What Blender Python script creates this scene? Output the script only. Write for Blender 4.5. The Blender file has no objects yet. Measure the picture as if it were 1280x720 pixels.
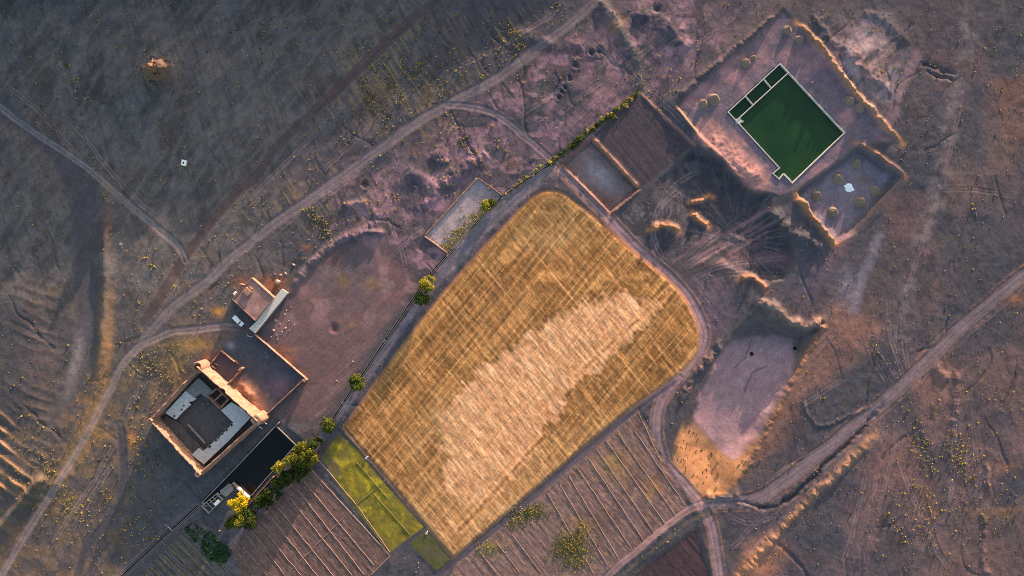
import bpy, bmesh, math, random
import numpy as np
from mathutils import Vector, Matrix, noise as mnoise

# ------------------------------------------------------------------ scene, camera, light
SC = bpy.context.scene
COL = SC.collection
S = 0.33                       # metres to one survey unit of the site plan (origin top-left, 1280 x 720 units)
CAM_H = 282.0
SUN_AZ = 24.0                  # degrees clockwise from plan-north (up)
SUN_EL = 5.8

cam_d = bpy.data.cameras.new('camera')
cam = bpy.data.objects.new('camera', cam_d)
COL.objects.link(cam)
cam.location = (0, 0, CAM_H)
cam.rotation_euler = (0, 0, 0)
cam_d.sensor_width = 36.0
cam_d.lens = 36.0 * CAM_H / (1280 * S)
cam_d.clip_start = 1.0
cam_d.clip_end = 20000.0
SC.camera = cam

world = bpy.data.worlds.new('World')
SC.world = world
world.use_nodes = True
wn = world.node_tree
for n in list(wn.nodes):
    wn.nodes.remove(n)
sky = wn.nodes.new('ShaderNodeTexSky')
sky.sky_type = 'NISHITA'
sky.sun_disc = False
sky.sun_elevation = math.radians(SUN_EL)
sky.sun_rotation = math.radians(SUN_AZ)
sky.dust_density = 2.0
bg = wn.nodes.new('ShaderNodeBackground')
bg.inputs['Strength'].default_value = 0.15
wo = wn.nodes.new('ShaderNodeOutputWorld')
wn.links.new(sky.outputs[0], bg.inputs[0])
wn.links.new(bg.outputs[0], wo.inputs[0])

sun_d = bpy.data.lights.new('sun', 'SUN')
sun = bpy.data.objects.new('sun', sun_d)
COL.objects.link(sun)
sun_d.energy = 3.8
sun_d.angle = math.radians(0.6)
sun_d.color = (1.0, 0.70, 0.52)
az, el = math.radians(SUN_AZ), math.radians(SUN_EL)
to_sun = Vector((math.sin(az) * math.cos(el), math.cos(az) * math.cos(el), math.sin(el)))
sun.rotation_euler = to_sun.to_track_quat('Z', 'Y').to_euler()
sun.location = to_sun * 500

SC.view_settings.view_transform = 'Standard'
SC.view_settings.look = 'None'
SC.view_settings.exposure = 2.05
SC.view_settings.gamma = 1.0
SC.view_settings.use_curve_mapping = False
try:
    SC.cycles.max_bounces = 5
    SC.cycles.diffuse_bounces = 3
    SC.cycles.glossy_bounces = 2
    SC.cycles.transmission_bounces = 3
    SC.cycles.use_denoising = False
    SC.cycles.pixel_filter_type = 'BLACKMAN_HARRIS'
    SC.cycles.filter_width = 0.95
except Exception:
    pass

rng = np.random.default_rng(7)
random.seed(7)

# ------------------------------------------------------------------ numeric helpers (all in plan units)
def lin(r, g, b):
    c = np.array([r, g, b], float) / 255.0
    return np.where(c <= 0.04045, c / 12.92, ((c + 0.055) / 1.055) ** 2.4)

def ss(a, b, x):
    t = np.clip((x - a) / (b - a), 0, 1)
    return t * t * (3 - 2 * t)

def _hash(i, j, seed):
    h = i * np.uint32(374761393) + j * np.uint32(668265263) + np.uint32((seed * 974711) & 0xFFFFFFFF)
    h ^= h >> np.uint32(13); h *= np.uint32(1274126177); h ^= h >> np.uint32(16)
    return (h & np.uint32(0xFFFFFF)).astype(np.float32) * np.float32(1 / 16777215.0)

def vn(u, v, seed=0):
    """value noise, -1..1"""
    u = np.asarray(u, np.float32); v = np.asarray(v, np.float32)
    fi = np.floor(u); fj = np.floor(v)
    a = u - fi; b = v - fj
    i = fi.astype(np.int32).view(np.uint32); j = fj.astype(np.int32).view(np.uint32)
    i1 = i + np.uint32(1); j1 = j + np.uint32(1)
    a = a * a * a * (a * (a * 6 - 15) + 10); b = b * b * b * (b * (b * 6 - 15) + 10)
    n00 = _hash(i, j, seed); n10 = _hash(i1, j, seed); n01 = _hash(i, j1, seed); n11 = _hash(i1, j1, seed)
    n0 = n00 + (n10 - n00) * a; n1 = n01 + (n11 - n01) * a
    return (n0 + (n1 - n0) * b) * 2 - 1

def fbm(u, v, seed=0, octv=4, gain=0.5):
    s = 0; amp = 1; tot = 0
    for k in range(octv):
        s = s + amp * vn(u + 17.3 * k, v - 9.1 * k, seed + k * 13)
        tot += amp; amp *= gain; u = u * 2.03; v = v * 2.03
    return s / tot

def axis(lo, hi, step, far):
    core = np.arange(lo, hi + step * 0.5, step)
    out = []; d = step; x = core[-1]
    while x < far:
        d *= 1.28; x += d; out.append(x)
    neg = []; d = step; x = core[0]
    while x > lo - far:
        d *= 1.28; x -= d; neg.append(x)
    return np.array(neg[::-1] + list(core) + out)

STEP = 1.3
GX = axis(-40, 1320, STEP, 14000.0)
GY = axis(-40, 760, STEP, 14000.0)
X, Y = np.meshgrid(GX, GY)            # plan units; row index = y
NY, NX = X.shape

def window(pts, m):
    p = np.asarray(pts, float)
    i0 = max(np.searchsorted(GX, p[:, 0].min() - m) - 1, 0); i1 = min(np.searchsorted(GX, p[:, 0].max() + m) + 1, NX)
    j0 = max(np.searchsorted(GY, p[:, 1].min() - m) - 1, 0); j1 = min(np.searchsorted(GY, p[:, 1].max() + m) + 1, NY)
    return slice(j0, j1), slice(i0, i1)

def seg_d(x, y, a, b):
    ax, ay = a; bx, by = b
    dx, dy = bx - ax, by - ay
    L2 = dx * dx + dy * dy + 1e-9
    t = np.clip(((x - ax) * dx + (y - ay) * dy) / L2, 0, 1)
    return np.hypot(x - ax - t * dx, y - ay - t * dy), t, ((x - ax) * dy - (y - ay) * dx) / math.sqrt(L2)

def smooth_pts(pts, n=3, closed=False):
    p = [tuple(map(float, q)) for q in pts]
    for _ in range(n):
        q = []
        m = len(p)
        if not closed: q.append(p[0])
        for k in range(m if closed else m - 1):
            a, b = p[k], p[(k + 1) % m]
            q.append((a[0] * .75 + b[0] * .25, a[1] * .75 + b[1] * .25))
            q.append((a[0] * .25 + b[0] * .75, a[1] * .25 + b[1] * .75))
        if not closed: q.append(p[-1])
        p = q
    return p

def dline(pts, m=40, wob=0.0, seed=1, wl=18.0):
    """distance to a polyline (capped at m), arc length, signed side"""
    D = np.full(X.shape, float(m)); T = np.zeros(X.shape); SD = np.zeros(X.shape)
    w = window(pts, m)
    x, y = X[w], Y[w]
    if wob:
        x = x + wob * fbm(X[w] / wl, Y[w] / wl, seed, 3); y = y + wob * fbm(X[w] / wl + 51, Y[w] / wl, seed + 5, 3)
    best = np.full(x.shape, 1e9); arc = np.zeros(x.shape); sd = np.zeros(x.shape); acc = 0.0
    for a, b in zip(pts[:-1], pts[1:]):
        d, t, s = seg_d(x, y, a, b)
        L = math.hypot(b[0] - a[0], b[1] - a[1])
        k = d < best
        best = np.where(k, d, best); arc = np.where(k, acc + t * L, arc); sd = np.where(k, s, sd)
        acc += L
    D[w] = np.minimum(best, m); T[w] = arc; SD[w] = sd
    return D, T / max(acc, 1e-6), SD

def dpoly(pts, m=40, wob=0.0, seed=1, wl=18.0):
    """signed distance to a polygon, negative inside, capped at +m outside"""
    D = np.full(X.shape, float(m))
    w = window(pts, m)
    x, y = X[w], Y[w]
    if wob:
        x = x + wob * fbm(X[w] / wl, Y[w] / wl, seed, 3); y = y + wob * fbm(X[w] / wl + 51, Y[w] / wl, seed + 5, 3)
    best = np.full(x.shape, 1e9); ins = np.zeros(x.shape, bool)
    n = len(pts)
    for k in range(n):
        a, b = pts[k], pts[(k + 1) % n]
        best = np.minimum(best, seg_d(x, y, a, b)[0])
        c = (a[1] > y) != (b[1] > y)
        with np.errstate(divide='ignore', invalid='ignore'):
            xi = (b[0] - a[0]) * (y - a[1]) / ((b[1] - a[1]) or 1e-9) + a[0]
        ins ^= c & (x < xi)
    D[w] = np.minimum(np.where(ins, -best, best), m)
    return D

def W(px, py, z=0.0):
    return Vector(((px - 640) * S, (360 - py) * S, z))
# ------------------------------------------------------------------ site plan: outlines of what is on the ground
WHEAT = smooth_pts([(690, 238), (705, 243), (738, 268), (790, 315), (838, 352), (862, 383), (874, 412), (872, 440), (855, 462), (800, 500), (740, 548), (690, 592), (640, 635), (566, 697), (566, 697), (532, 655), (490, 605), (430, 534), (430, 534), (470, 480), (520, 410), (560, 360), (610, 304), (655, 257), (672, 242)], 2, True)
GREEN = [(424, 541), (446, 562), (486, 610), (529, 659), (486, 691), (456, 652), (420, 604), (402, 572)]
GREEN2 = [(532, 663), (566, 699), (545, 714), (512, 680)]
PLOT_A = [(389, 583), (487, 694), (462, 722), (300, 724), (284, 688), (330, 640)]
PLOT_A2 = [(395, 575), (402, 572), (420, 604), (456, 652), (486, 691), (488, 694)]
PLOT_B = [(798, 512), (818, 545), (860, 630), (760, 712), (748, 724), (560, 724), (572, 704), (640, 650), (700, 598), (760, 546)]
PLOT_C = [(786, 724), (870, 662), (888, 724)]
PLOT_D = [(742, 168), (800, 118), (866, 180), (802, 235)]
PLOT_E = [(170, 724), (238, 655), (250, 652), (292, 690), (304, 724)]
POND = smooth_pts([(944, 386), (1006, 414), (1034, 398), (1022, 425), (988, 482), (945, 562), (912, 612), (890, 624), (866, 610), (836, 568), (862, 512), (905, 432)], 1, True)
POND_FLOOR = smooth_pts([(903, 438), (925, 424), (990, 420), (1000, 442), (986, 484), (951, 540), (926, 578), (909, 573), (893, 555), (863, 516)], 1, True)
TERR = [(979, 13), (1030, 66), (1078, 126), (1124, 176), (1076, 182), (1000, 236), (972, 246), (945, 236), (902, 196), (872, 166), (846, 132)]
BASIN = [(1074, 181), (1098, 196), (1128, 218), (1100, 252), (1072, 290), (1044, 304), (1000, 248), (998, 240)]
PIT_RECT = [(740, 172), (800, 236), (763, 268), (700, 205)]
WALLED = [(597, 222), (629, 245), (560, 317), (530, 295)]
EXCAV = [(772, 272), (820, 228), (864, 187), (882, 184), (902, 198), (930, 234), (952, 240), (970, 246), (960, 262), (984, 294), (996, 322), (980, 350), (952, 356), (900, 330), (840, 330), (800, 306)]
LOT = smooth_pts([(322, 416), (352, 378), (380, 338), (420, 308), (470, 300), (505, 318), (522, 350), (470, 430), (428, 500), (400, 528), (345, 528), (384, 472)], 1, True)
WADI = smooth_pts([(-60, 60), (0, 110), (40, 160), (85, 192), (120, 222), (126, 265), (125, 360), (122, 435), (110, 468), (86, 515), (60, 545), (62, 505), (86, 470), (94, 420), (90, 380), (89, 305), (88, 255), (72, 225), (58, 195), (20, 160), (-60, 120)], 1, True)
KAS = [(257, 452), (333, 521), (258, 588), (197, 520)]
YARD = [(318, 416), (382, 472), (334, 518), (258, 452), (300, 412)]

TRACKS = {
 'south_west': ([(-10, 735), (5, 715), (25, 680), (52, 635), (82, 592), (110, 540), (132, 500), (150, 460), (170, 435), (190, 425), (212, 414), (250, 411), (278, 407), (296, 410)], 4.6),
 'main_north': ([(168, 440), (190, 412), (215, 384), (240, 366), (262, 350), (285, 325), (320, 297), (350, 274), (382, 252), (445, 207), (480, 182), (520, 152), (557, 132), (600, 110), (640, 85), (675, 58), (725, 20), (762, -20)], 6.0),
 'north_loop': ([(560, 131), (585, 133), (605, 136), (632, 150), (655, 170), (676, 188), (692, 202)], 4.0),
 'upper': ([(180, 405), (205, 365), (222, 335), (250, 295), (265, 275), (295, 242), (320, 222), (345, 182), (395, 137), (460, 75), (495, 42), (545, 0), (565, -20)], 6.0),
 'wadi_side': ([(-20, 118), (0, 134), (40, 165), (85, 192), (125, 222), (150, 247), (190, 280), (225, 308), (232, 326)], 4.0),
 'river_edge': ([(150, 530), (153, 560), (156, 600), (150, 628), (138, 648), (122, 668), (105, 690), (95, 724)], 5.0),
 'field_east': ([(694, 204), (726, 236), (760, 272), (800, 315), (840, 347), (865, 376), (880, 410), (880, 428), (870, 447), (840, 480), (822, 510), (819, 540), (827, 572), (835, 585), (857, 607), (875, 627), (887, 647), (895, 680), (901, 735)], 6.0),
 'field_west': ([(690, 207), (664, 232), (628, 262), (590, 300), (556, 338), (520, 385), (480, 440), (448, 485), (424, 518), (404, 545), (378, 582), (348, 618), (320, 648), (290, 682)], 5.0),
 'field_south': ([(850, 472), (806, 503), (745, 551), (690, 600), (640, 645), (600, 677), (566, 704), (545, 722)], 4.5),
 'east': ([(1300, 330), (1262, 358), (1222, 392), (1182, 428), (1147, 465), (1112, 496), (1085, 520), (1050, 547), (1005, 584), (965, 614), (935, 628), (905, 627), (884, 629)], 8.0),
 'plot_edge': ([(888, 628), (862, 634), (818, 668), (768, 712), (750, 730)], 4.0),
}
FAINT = [[(1105, 520), (1050, 572), (1000, 618), (960, 662), (915, 724)], [(1112, 530), (1062, 580), (1012, 630), (975, 676), (935, 724)], [(1100, 512), (1040, 562), (990, 606), (945, 652), (900, 700)], [(1110, 505), (1096, 542), (1077, 612), (1067, 665), (1047, 724)], [(1122, 510), (1120, 555), (1102, 625), (1085, 690), (1078, 724)], [(1112, 510), (1100, 580), (1086, 640), (1064, 724)], [(1290, 350), (1240, 392), (1196, 432), (1150, 476), (1110, 512), (1060, 548), (1010, 592)], [(1270, 345), (1216, 386), (1170, 424), (1130, 468), (1090, 506)], [(1192, 160), (1178, 220), (1162, 275), (1145, 330), (1130, 372), (1122, 420), (1128, 470)], [(1210, 60), (1200, 130), (1186, 200), (1170, 260), (1150, 320)], [(1280, 248), (1240, 240), (1200, 236), (1165, 238)],
 [(1110, 370), (1112, 420), (1125, 455), (1132, 480)], [(1128, 380), (1130, 430), (1138, 470)], [(1064, 420), (1090, 448), (1112, 482)], [(1080, 410), (1106, 446), (1124, 474)], [(1195, 440), (1200, 470), (1194, 520), (1192, 580), (1188, 640)], [(1215, 520), (1222, 570), (1226, 620)],
 [(1190, 720), (1168, 680), (1150, 640), (1132, 600), (1120, 560)], [(1145, 700), (1160, 672), (1180, 645), (1200, 622)], [(955, 500), (990, 470), (1030, 430), (1050, 410)], [(965, 540), (1010, 500), (1060, 470)], [(960, 600), (1000, 575), (1050, 545), (1090, 515)], [(905, 640), (935, 655), (960, 650), (985, 632)],
 [(0, 100), (40, 130), (75, 165), (100, 200)], [(82, 142), (105, 170), (130, 205), (160, 240), (200, 275)], [(140, 560), (120, 600), (90, 640), (60, 690), (45, 725)], [(165, 540), (140, 580), (112, 625), (84, 675), (60, 725)], [(180, 470), (165, 500), (152, 530)], [(200, 440), (180, 480), (150, 540), (120, 600)],
 [(470, 200), (420, 236), (370, 270), (320, 310)], [(520, 110), (490, 130), (450, 170), (400, 215)], [(300, 260), (350, 210), (400, 160), (450, 110), (500, 60)], [(560, 90), (620, 60), (680, 25), (720, 0)], [(640, 150), (690, 120), (740, 92), (770, 60)], [(700, 170), (750, 120), (800, 85), (860, 40), (900, 0)], [(690, 150), (740, 108), (790, 78), (840, 36)], [(780, 110), (820, 92), (880, 50), (930, 10)], [(735, 48), (760, 70), (780, 92), (805, 110)], [(745, 42), (772, 66), (795, 92), (820, 120), (860, 160)],
 [(486, 260), (492, 290), (505, 320), (512, 350)], [(470, 265), (480, 300), (490, 330)], [(540, 280), (510, 300), (480, 330), (440, 370)], [(520, 330), (490, 370), (460, 410), (430, 450)], [(505, 340), (470, 385), (440, 425)], [(400, 290), (430, 275), (470, 262)], [(270, 400), (240, 420), (210, 460)],
 [(860, 230), (830, 250), (815, 280), (820, 310), (840, 335)], [(880, 210), (845, 228), (822, 258), (812, 300), (825, 330)], [(960, 280), (920, 300), (880, 320), (850, 340)], [(1000, 320), (950, 325), (900, 332), (862, 350)], [(990, 345), (940, 340), (890, 345), (868, 365)], [(930, 270), (890, 300), (850, 330)],
 [(860, 100), (880, 110), (905, 118), (940, 90), (965, 70)], [(1010, 60), (1035, 100), (1060, 145), (1080, 165)], [(1000, 70), (1028, 112), (1050, 140)], [(860, 140), (890, 165), (925, 205), (950, 235)], [(1000, 235), (1030, 212), (1065, 185)], [(996, 240), (1030, 218), (1070, 188)]]
TRACK_LINE = {k: smooth_pts(v[0], 2) for k, v in TRACKS.items()}

# ------------------------------------------------------------------ relief
ZERO = np.zeros(X.shape)
far = ss(40, 700, np.maximum(np.maximum(-X, X - 1280), np.maximum(-Y, Y - 720)))   # beyond the frame
f_big = fbm(X / 170, Y / 170, 3, 3)
f_mid = fbm(X / 42, Y / 42, 11, 4, 0.55)
f_fin = fbm(X / 9, Y / 9, 23, 3, 0.6)
f_vf = fbm(X / 3.4, Y / 3.4, 31, 2)
ridg = 1 - np.abs(fbm(X / 60 + .4 * f_mid, Y / 60, 47, 4, 0.55)) * 2
rills = 1 - 2 * np.abs(fbm((X * .8 + Y * .6) / 13, (-X * .6 + Y * .8) / 42, 61, 3))

d = {}
d['wheat'] = dpoly(WHEAT, 60)
d['green'] = dpoly(GREEN, 30); d['green2'] = dpoly(GREEN2, 30)
for nm, P in (('A', PLOT_A), ('A2', PLOT_A2), ('B', PLOT_B), ('C', PLOT_C), ('D', PLOT_D), ('E', PLOT_E)):
    d[nm] = dpoly(P, 30)
d['pond'] = dpoly(POND, 60, 2.2, 5); d['pfloor'] = dpoly(POND_FLOOR, 60, 2.0, 6)
d['terr'] = dpoly(TERR, 60, 1.5, 8); d['basin'] = dpoly(BASIN, 60, 1.5, 9)
d['rect'] = dpoly(PIT_RECT, 40, .6, 10); d['walled'] = dpoly(WALLED, 40)
d['excav'] = dpoly(EXCAV, 60, 4, 12); d['lot'] = dpoly(LOT, 60, 3, 13)
d['wadi'] = dpoly(WADI, 70, 3, 14, 30); d['kas'] = dpoly(KAS, 60); d['yard'] = dpoly(YARD, 40)
tr = {k: dline(TRACK_LINE[k], 40, 1.2, 70 + i, 25) for i, k in enumerate(TRACKS)}

cult = np.zeros(X.shape)
for k in ('wheat', 'green', 'green2', 'A', 'A2', 'B', 'C', 'D', 'E'):
    cult = np.maximum(cult, 1 - ss(-2, 6, d[k]))
flat = cult.copy()
for k in ('kas', 'yard', 'lot', 'walled', 'rect', 'terr', 'basin', 'excav', 'pond'):
    flat = np.maximum(flat, 1 - ss(0, 14, d[k]))
road = np.zeros(X.shape)
for k, (D, T, SDs) in tr.items():
    road = np.maximum(road, 1 - ss(TRACKS[k][1] * .8, TRACKS[k][1] * 1.7, D))
wild = (1 - flat) * (1 - .75 * road)

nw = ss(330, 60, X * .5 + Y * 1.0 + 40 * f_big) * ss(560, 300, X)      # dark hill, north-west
west = ss(100, 60, X) * ss(300, 360, Y) * ss(640, 560, Y)
H = 0.6 * f_big * (1 - .8 * flat) + .22 * f_mid * wild + .03 * f_fin * (.35 + wild) + .012 * f_vf + wild * (.06 * rills + .05 * (1 - 2 * np.abs(fbm(X / 15, Y / 15, 98, 4, .6))))
H += 0.9 * f_big * far * 4
# north-west hill: rises gently towards the sun so that its slopes lie in grazing light
H += nw * (.5 * ridg + 0.35 * rills * .5)
KNOB = 7.4
hill_d = np.hypot((X - 192) / 120, (Y - 84) / 80)
H += 4.6 * np.exp(-hill_d ** 2 * 1.6) * (1 + .10 * f_mid)
kn = np.exp(-np.hypot((X - 205 + 6 * f_fin) / 15, (Y - 94 + 5 * f_vf + .25 * (X - 205)) / 11) ** 2); H += KNOB * kn
# unseen ridge beyond the top of the plan, added and shaped to shade the north-west
crest = np.interp(X, [-900, -300, 0, 150, 290, 412, 540, 653, 760, 860, 1000], [24, 22, 20, 18.0, 14.0, 13.2, 9.0, 5.2, 2.2, 0, 0]) * (1 + .16 * fbm(X / 70, Y * 0, 85, 3)) 
yy = -92 - Y + 14 * fbm(X / 50, Y / 50, 86, 3)
H += crest * np.where(yy < 0, ss(-88, 0, yy) ** 1.2, ss(260, 0, yy)) * (1 + .05 * f_mid)
H += 2.0 * np.exp(-(((X - 60) / 90) ** 2 + ((Y - 20) / 60) ** 2))
# eroded spurs on the west bank of the wadi
u = (X * -.38 + Y * .92) + 7 * fbm(X / 34, Y / 34, 91, 3)
spur = 1 - np.abs(((u / 13.0) % 1.0) * 2 - 1)
wl_ = ss(100, 20, X) * ss(300, 400, Y) * ss(650, 590, Y)
H += wl_ * (1.3 * ss(-40, 20, 60 - X) + spur ** 1.5 * .4 * ss(20, 85, X + 40 * vn(u / 13, X * 0, 4)) * (.5 + .8 * np.abs(f_mid)))
wl2 = ss(45, 10, X - .35 * (Y - 560)) * ss(495, 530, Y) * ss(632, 600, Y)
u2 = (X * -.62 + Y * .78) + 2.5 * fbm(X / 24, Y / 24, 93, 2); spur2 = 1 - np.abs(((u2 / 14.0) % 1.0) * 2 - 1)
H += wl2 * spur2 ** 4 * .8 * ss(-.6, .1, vn(u2 / 14, X / 26, 95))
# wadi bed and its banks
w_in = 1 - ss(-9, 5, d['wadi'])
H = H * (1 - w_in) + w_in * (-.35 + .02 * f_fin + .3 * f_big)
H += .5 * np.exp(-((d['wadi'] - 6) / 5) ** 2) * ss(118, 126, X) * ss(250, 300, Y)
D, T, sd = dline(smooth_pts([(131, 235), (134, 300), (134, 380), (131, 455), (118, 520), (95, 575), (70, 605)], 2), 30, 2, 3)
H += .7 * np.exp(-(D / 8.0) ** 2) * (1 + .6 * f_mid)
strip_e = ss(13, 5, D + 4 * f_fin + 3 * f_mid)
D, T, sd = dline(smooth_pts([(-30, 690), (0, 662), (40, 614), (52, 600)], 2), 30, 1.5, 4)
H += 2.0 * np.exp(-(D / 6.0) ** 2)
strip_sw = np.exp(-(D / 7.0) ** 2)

def ridge(pts, h, w, wob=1.5, seed=5, sm=2):
    global H
    Dd, Tt, s_ = dline(smooth_pts(pts, sm), 50, wob * 1.7, seed, 10)
    g = np.exp(-(Dd / w) ** 2)
    L = sum(math.hypot(b[0] - a[0], b[1] - a[1]) for a, b in zip(pts[:-1], pts[1:]))
    k = .8 + .3 * vn(Tt * L / 7.0, ZERO, seed) + .2 * vn(Tt * L / 2.2, ZERO, seed + 1) + .35 * f_fin
    H = H + h * g * ss(0, .12, Tt) * ss(1.0, .88, Tt) * k
    return g

# tracks: worn down a little, two wheel ruts, thrown-up verges
rut = np.zeros(X.shape)
for k, (Dk, Tk, Sk) in tr.items():
    hw = TRACKS[k][1]
    g = 1 - ss(hw * .7, hw * 1.25, Dk)
    r = np.exp(-((Dk - 2.6) / 1.0) ** 2) + .6 * np.exp(-((Dk - hw * .95) / 1.1) ** 2)
    rut = np.maximum(rut, r * (Dk < hw * 1.4))
    H = H - .05 * g - .035 * r * (Dk < hw) + .06 * np.exp(-((Dk - hw * 1.25) / 1.8) ** 2) * (.5 + .9 * f_fin)
faint = np.zeros(X.shape); faint_d = np.zeros(X.shape)
for k, P in enumerate(FAINT):
    Dk, Tk, Sk = dline(smooth_pts(P, 2), 12, 1.6, 400 + k, 16)
    fd = ss(0, .15, Tk) * ss(1, .85, Tk) * (.45 + .75 * ss(-.5, .4, vn(Tk * 6, ZERO, k)))
    faint = np.maximum(faint, (np.exp(-((Dk - 2.2) / .9) ** 2)) * fd); faint_d = np.maximum(faint_d, np.exp(-((Dk - 3.8) / .8) ** 2) * fd)
H = H - .05 * faint + .04 * faint_d
# rain gullies cut into the waste ground
grn = np.random.default_rng(77); gully = np.zeros(X.shape)
for k in range(120):
    gx, gy = grn.uniform(0, 1280), grn.uniform(0, 720)
    a0 = 1.05 if gx < 800 else 1.9
    if gx < 160 and gy > 280: a0 = .35
    a_ = a0 + grn.normal(0, .3); P = [(gx, gy)]; 
    for _ in range(int(grn.integers(5, 14))):
        a_ += grn.normal(0, .28) + .15 * (a0 - a_); P.append((P[-1][0] + 8 * math.cos(a_), P[-1][1] + 8 * math.sin(a_)))
    Dk, Tk, Sk = dline(smooth_pts(P, 1), 7, .8, 500 + k, 7)
    gully = np.maximum(gully, np.exp(-(Dk / (.8 + 1.0 * Tk)) ** 2) * ss(0, .3, Tk) * grn.uniform(.4, 1.0))
gully *= wild * (1 - w_in)
H = H - .22 * gully
# embankment carrying the track below the east road
em1 = ridge([(1096, 541), (1070, 566), (1045, 592), (1010, 624), (985, 652), (965, 672), (940, 702), (912, 735)], 1.1, 5.5, 1.5, 21)
gul = ridge([(1108, 498), (1080, 538), (1050, 563), (1010, 604), (986, 626), (966, 636), (940, 629), (900, 625), (884, 627)], -1.0, 2.6, 2, 22)
gul2 = ridge([(966, 672), (985, 690), (1005, 712), (1015, 735)], -.5, 2.2, 1, 23)
# pool terrace: cut into the slope, berm on the sunny side
t_in = 1 - ss(-3, 3, d['terr'])
H = H * (1 - t_in) + t_in * (.05 + .05 * f_fin + .03 * f_vf)
H += 1.0 * ss(30, 2, d['terr']) * (1 - t_in) * ss(1010, 960, X + Y * .3)
b1 = ridge([(996, 28), (1014, 46), (1032, 68), (1056, 102), (1080, 130), (1104, 156), (1128, 180)], 2.3, 3.6, 2, 24)
b1b = ridge([(1010, 10), (1032, 40), (1060, 66), (1085, 92), (1112, 112), (1118, 130)], .5, 6, 5, 25)
H += .8 * np.exp(-(((X - 1075) / 28) ** 2 + ((Y - 85) / 30) ** 2)) * (1 + .4 * rills)
b2 = ridge([(840, 128), (880, 92), (930, 52), (976, 14)], .9, 3.0, 1.2, 26)
ridge([(845, 136), (858, 152), (872, 168)], .7, 2.0, .6, 27)
# settling basin beside the pool
z_in = 1 - ss(-5, 2, d['basin'])
H = H * (1 - z_in) + z_in * (-2.3 + .05 * f_fin)
b3 = ridge([(1068, 178), (1080, 182), (1100, 196), (1118, 210), (1132, 222)], 1.2, 3.2, .8, 28)
b4 = ridge([(998, 244), (1012, 264), (1030, 286), (1046, 304)], 2.3, 6.2, 1.5, 29)
# excavation
e_in = ss(2, -10, d['excav']) * ss(0.2, 1.0, ss(-120, 40, (X - 930) * .8 - (Y - 300) * .55) + .0)
H -= 2.3 * e_in
H += e_in * (.30 * f_mid + .22 * f_fin + .05 * f_vf + .3 * (1 - 2 * np.abs(fbm(X / 17, Y / 17, 97, 3))))
pr = ridge([(884, 172), (905, 190), (930, 212), (950, 230)], .9, 12, 3, 31)
h1 = ridge([(814, 286), (826, 280), (842, 283), (848, 290)], 2.0, 4.2, 1.5, 32, 1)
h2 = ridge([(862, 252), (874, 250), (884, 246), (894, 247)], 1.7, 3.4, 1.5, 33, 1)
h3 = ridge([(866, 266), (874, 275), (886, 282)], 1.9, 3.8, 1.5, 34, 1)
h4 = ridge([(926, 348), (940, 345), (952, 354), (958, 364)], 1.6, 4.6, 1.5, 35, 1)
H += .5 * np.exp(-(((X - 930) / 14) ** 2 + ((Y - 358) / 14) ** 2))
sp = ridge([(962, 262), (985, 285), (1010, 302), (1034, 312)], 1.6, 9, 2, 36)
# dry pond
p_in = ss(2, -14, d['pond']) ; p_s = ss(4, -46, (d['pond'])) 
south = ss(520, 590, Y - (X - 900) * .35)
dep = np.where(south > 0, p_in * (1 - south) + ss(2, -50, d['pond']) * south, p_in)
H -= 3.6 * dep
h5 = ridge([(948, 372), (968, 388), (990, 402), (1012, 410), (1030, 398)], 1.6, 6.5, 3.5, 37)
sedge = ridge([(1032, 404), (1008, 446), (985, 486), (960, 534), (940, 575), (915, 612)], .55, 2.6, 1.2, 38)
H += sedge * .18 * vn((X * .45 - Y * .9) / 3.0, X / 9, 39)
h6 = ridge([(905, 420), (890, 442), (868, 470), (852, 500)], 1.0, 4, 3, 39)
ridge([(298, 476), (308, 484), (316, 494), (318, 506)], 1.0, 3.5, 3, 49)
ridge([(300, 492), (310, 500)], .7, 3.5, 3, 50)
# walled dry basin, rectangular pit
H = np.where(d['walled'] < 0, -.55 + .05 * f_fin, H)
r_in = 1 - ss(-5, 1.5, d['rect'])
H = H * (1 - r_in) + r_in * (-1.3 + .06 * f_fin)
ridge([(740, 172), (770, 204), (800, 236)], 1.1, 2.6, .5, 40, 0)
ridge([(700, 205), (763, 268)], .7, 2.2, .5, 41, 0); ridge([(800, 236), (763, 268)], .7, 2.2, .5, 42, 0)
ridge([(700, 205), (740, 172)], .3, 1.6, .5, 43, 0)
ridge([(800, 116), (832, 148), (868, 182)], .35, 2.0, .8, 44)
# raised path north of the lot, scarp round its head, old pits
pth = ridge([(362, 362), (384, 335), (405, 312), (432, 296), (462, 284), (480, 268)], .9, 4.5, 1.5, 45)
ridge([(436, 298), (455, 292), (470, 288), (482, 292)], 1.2, 3.0, 1, 46)
H -= .3 * ss(8, -24, d['lot']) * ss(420, 320, Y)
cr1 = ridge([(552, 232), (566, 218), (590, 205), (612, 190)], .9, 7, 3, 47)
ridge([(520, 262), (545, 240), (560, 225)], .7, 6, 3, 48)
for (a, b, r_, dp) in ((740, 66, 3, 1.0), (749, 64, 3.5, 1.2), (722, 66, 4, .9), (712, 98, 2.5, .9), (706, 108, 2.2, .9), (702, 115, 2, .9), (698, 121, 2, .9), (418, 410, 4, .9), (456, 230, 3, 1.1), (590, 188, 2, .8), (563, 218, 2, .8), (720, 82, 3, .8), (804, 28, 4, 1.0), (820, 10, 4, 1.0)):
    q = np.hypot(X - a + 2.2 * f_fin, (Y - b) * .9 + 2.2 * f_vf) / r_
    H += -dp * np.exp(-q ** 2 * .9) + dp * .18 * np.exp(-((q - 1.8) / .6) ** 2) * (1 + f_mid)
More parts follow.
